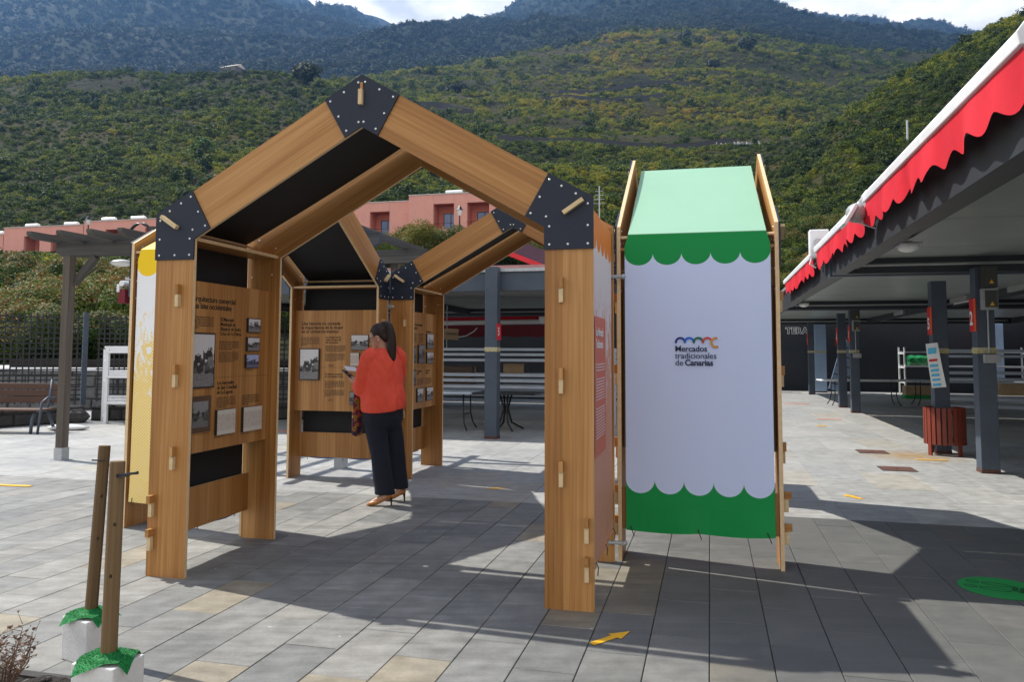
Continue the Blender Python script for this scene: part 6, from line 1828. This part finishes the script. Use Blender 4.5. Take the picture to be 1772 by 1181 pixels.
hand(WrR, Vector((-0.9, -0.25, 0.25)), Vector((-0.2, 0.9, 0.2)), Vector((0.3, 0.0, 0.95)))
remeshed('body', mb, M['skin'], 0.0065, person, 3)
# sweater
mb = MB()
mb.loft([ring(0.925, 0.238, 0.195, -0.02), ring(0.97, 0.243, 0.20, -0.02), ring(1.06, 0.240, 0.193, -0.012), ring(1.18, 0.228, 0.172), ring(1.28, 0.225, 0.160), ring(1.37, 0.222, 0.143), ring(1.44, 0.198, 0.118), ring(1.485, 0.145, 0.098), ring(1.515, 0.090, 0.080), ring(1.53, 0.066, 0.066)])
limb(mb, [ShL + Vector((0.05, 0.04, 0.03)), ShL, ElL + Vector((0, 0, 0.05)), ElL + Vector((-0.01, 0.02, -0.015)), WrL * 0.55 + ElL * 0.45 + Vector((0, 0, -0.01)), WrL + Vector((0.005, -0.01, -0.005))], [0.085, 0.088, 0.082, 0.080, 0.070, 0.042])
limb(mb, [ShR + Vector((-0.05, -0.04, 0.03)), ShR, ElR + Vector((0, 0, 0.05)), ElR, WrR * 0.55 + ElR * 0.45, WrR], [0.085, 0.085, 0.078, 0.076, 0.068, 0.042])
def folds(co):
    n = noise.noise(Vector((co.x * 9, co.y * 9, co.z * 3.5))) * 0.020 + noise.noise(Vector((co.x * 16 + co.z * 9, co.y * 16, co.z * 6))) * 0.010
    d = Vector((co.x + 0.075, co.y, 0))
    if d.length > 1e-4: d.normalize()
    zdrop = 0.0
    if co.z < 1.02: zdrop = (1.02 - co.z) / 0.1 * (0.03 * math.sin(math.atan2(co.y, co.x + 0.075) * 1.0 + 0.4) )
    return co + d * n + Vector((0, 0, zdrop))
remeshed('sweater', mb, M['sweater'], 0.010, person, 5, folds)
# trousers
mb = MB()
mb.loft([ring(0.70, 0.12, 0.09, -0.012), ring(0.76, 0.185, 0.15, -0.014), ring(0.84, 0.216, 0.176, -0.018), ring(0.94, 0.215, 0.170, -0.012), ring(1.03, 0.19, 0.14)])
def leg(hip, kn, hem):
    rings = []
    for (p, a, b) in ((hip, 0.105, 0.115), (hip.lerp(kn, 0.5), 0.100, 0.112), (kn, 0.088, 0.102), (kn.lerp(hem, 0.5), 0.084, 0.102), (hem + Vector((0, 0, 0.04)), 0.082, 0.106), (hem, 0.083, 0.108)):
        rings.append([(p.x + b * math.cos(2 * math.pi * k / 20), p.y + a * math.sin(2 * math.pi * k / 20), p.z) for k in range(20)])
    mb.loft(rings)
leg(Vector((-0.135, -0.075, 0.84)), Vector((-0.075, -0.105, 0.48)), Vector((-0.018, -0.115, 0.105)))
leg(Vector((-0.01, 0.08, 0.84)), Vector((0.055, 0.105, 0.48)), Vector((0.085, 0.125, 0.125)))
def tfold(co):
    n = noise.noise(Vector((co.x * 8, co.y * 8, co.z * 2.2 + 9))) * 0.014 + noise.noise(Vector((co.x * 14, co.y * 14, co.z * 9))) * 0.006
    c = Vector((-0.05, 0, 0)); d = Vector((co.x, co.y, 0)) - c
    if d.length > 1e-4: d.normalize()
    return co + d * n
remeshed('trousers', mb, M['trousers'], 0.011, person, 14, tfold)
# court shoes
def pump(an, fd, name):
    f = fd.normalized(); s_ = Vector((-f.y, f.x, 0))
    P_ = lambda a, b, z: Vector((an.x, an.y, 0)) + f * a + s_ * b + Vector((0, 0, z))
    mb = MB()
    prof = [(-0.058, 0.020, 0.078, 0.125), (-0.045, 0.030, 0.070, 0.128), (0.0, 0.034, 0.055, 0.105), (0.05, 0.037, 0.028, 0.075), (0.10, 0.042, 0.008, 0.060), (0.14, 0.040, 0.004, 0.052), (0.17, 0.030, 0.003, 0.040), (0.20, 0.010, 0.004, 0.018)]
    rings = []
    for (a, w, zb, zt) in prof:
        rings.append([P_(a, w * math.cos(t), zb + (zt - zb) * (0.5 + 0.5 * math.sin(t))) for t in [2 * math.pi * k / 14 for k in range(14)]])
    mb.loft(rings); sh = mb.build(name, M['shoe'], person, smooth=True)
    mb = MB(); mb.tube([P_(-0.045, 0, 0.085), P_(-0.05, 0, 0.045), P_(-0.052, 0, 0.0)], [0.018, 0.010, 0.007], 9); mb.build('heel', M['sole'], sh)
pump(AnL, FD, 'shoe'); pump(AnR, FR, 'shoe')
# hair: cap, bun root and ponytail
mb = MB()
mb.ball(Hd((0, -0.018, 0.135)), 0.083, 0.098, 0.098, 18, 14, rot=rotm)
mb.ball(Hd((0, -0.062, 0.075)), 0.066, 0.050, 0.062, 14, 10, rot=rotm)
kp = Hd((0, -0.10, 0.185))
mb.ball(kp, 0.042, 0.042, 0.038, 12, 8)
limb(mb, [kp, kp + Vector((0.055, -0.025, 0.0)), kp + Vector((0.085, -0.045, -0.12)), kp + Vector((0.085, -0.055, -0.25)), kp + Vector((0.090, -0.06, -0.36)), kp + Vector((0.085, -0.06, -0.415))], [0.034, 0.038, 0.047, 0.052, 0.043, 0.008])
def hfold(co):
    return co + Vector((1, 0.4, 0)) * noise.noise(Vector((co.x * 55, co.y * 55, co.z * 6))) * 0.009 + Vector((0.3, 1, 0)) * noise.noise(Vector((co.x * 25, co.y * 25, co.z * 4 + 3))) * 0.006
hr_o = remeshed('hair', mb, M['hair'], 0.008, person, 2, hfold)
# cut the face free: hair vertices in front of the hairline sink into the head
inv = HR_.inverted()
for v in hr_o.data.vertices:
    q = inv @ (v.co - NB)
    if q.y > 0.045 and q.z < 0.165:
        v.co = Hd((q.x * 0.75, 0.035, q.z))
# glasses, earring
mb = MB()
for s_ in (-1, 1):
    c = (s_ * 0.033, 0.104, 0.104)
    ringp = [Hd((c[0] + 0.026 * math.cos(t), c[1] - 0.006 * abs(math.cos(t)), c[2] + 0.020 * math.sin(t))) for t in [k * math.pi / 8 for k in range(17)]]
    mb.tube(ringp, 0.0025, 5, caps=False)
    mb.tube([Hd((s_ * 0.058, 0.098, 0.110)), Hd((s_ * 0.076, 0.02, 0.108))], 0.0025, 5)
mb.build('glasses', M['black_metal'], person)
mb = MB(); mb.ball(Hd((-0.080, -0.004, 0.058)), 0.007, 0.007, 0.009, 8, 6); mb.build('earring', M['white_print'], person, smooth=True)
# things she holds
hp = Vector((PX, PY, 0)) + WrL + Vector((-0.075, 0.055, 0.075))
ph = empty('phone', hp, R(80)); tag(ph, 'dark phone in the left hand of the woman', 'phone')
ph.rotation_euler = (R(35), 0, R(70))
mb = MB(); mb.box(-0.037, 0.037, -0.075, 0.075, -0.004, 0.004); mb.build('phone_case', M['black_metal'], ph, bevel=0.003)
mb = MB(); mb.quad([(-0.033, -0.07, 0.0048), (0.033, -0.07, 0.0048), (0.033, 0.07, 0.0048), (-0.033, 0.07, 0.0048)]); mb.build('phone_screen', M['glass'], ph)
mb = MB(); mb.quad([(-0.07, -0.05, 0), (0.06, -0.055, 0.01), (0.065, 0.05, 0.022), (-0.065, 0.055, 0.01)])
o = mb.build('leaflet', M['white_print'], None, hp + Vector((0.02, 0.02, 0.045)), (R(20), R(10), R(40))); tag(o, 'small white leaflet held with the phone', 'leaflet')
def bag_mat():
    N = NT('flower_print_cloth')
    v = N.noise(N.coord('Object'), 17, 2, 0.5)
    N.base(N.ramp(v, [(0.30, (0.02, 0.02, 0.03)), (0.44, (0.05, 0.03, 0.05)), (0.50, (0.22, 0.02, 0.06)), (0.56, (0.40, 0.10, 0.02)), (0.60, (0.35, 0.26, 0.03)), (0.68, (0.05, 0.09, 0.02))]), 0.7, 0, 0.3)
    N.t.nodes[-1]
    return N.mat
bg = empty('cloth_bag', (PX - 0.315, PY - 0.02, 0.66), R(60)); tag(bg, 'flower-patterned cloth bag hanging from the arm of the woman', 'bag')
mb = MB()
rings = []
for (z, a, b) in ((0.0, 0.03, 0.02), (0.02, 0.062, 0.034), (0.14, 0.070, 0.038), (0.30, 0.062, 0.032), (0.42, 0.05, 0.022), (0.50, 0.02, 0.014)):
    rings.append([(a * math.cos(t), b * math.sin(t) + 0.004 * math.sin(3 * t + z * 20), z) for t in [2 * math.pi * k / 18 for k in range(18)]])
mb.loft(rings); mb.build('pouch', bag_mat(), bg, smooth=True)
mb = MB(); mb.tube([(-0.02, 0, 0.48), (-0.02, 0.0, 0.56), (0.03, 0.0, 0.57), (0.03, 0, 0.47)], 0.008, 6); mb.build('strap', bag_mat(), bg)
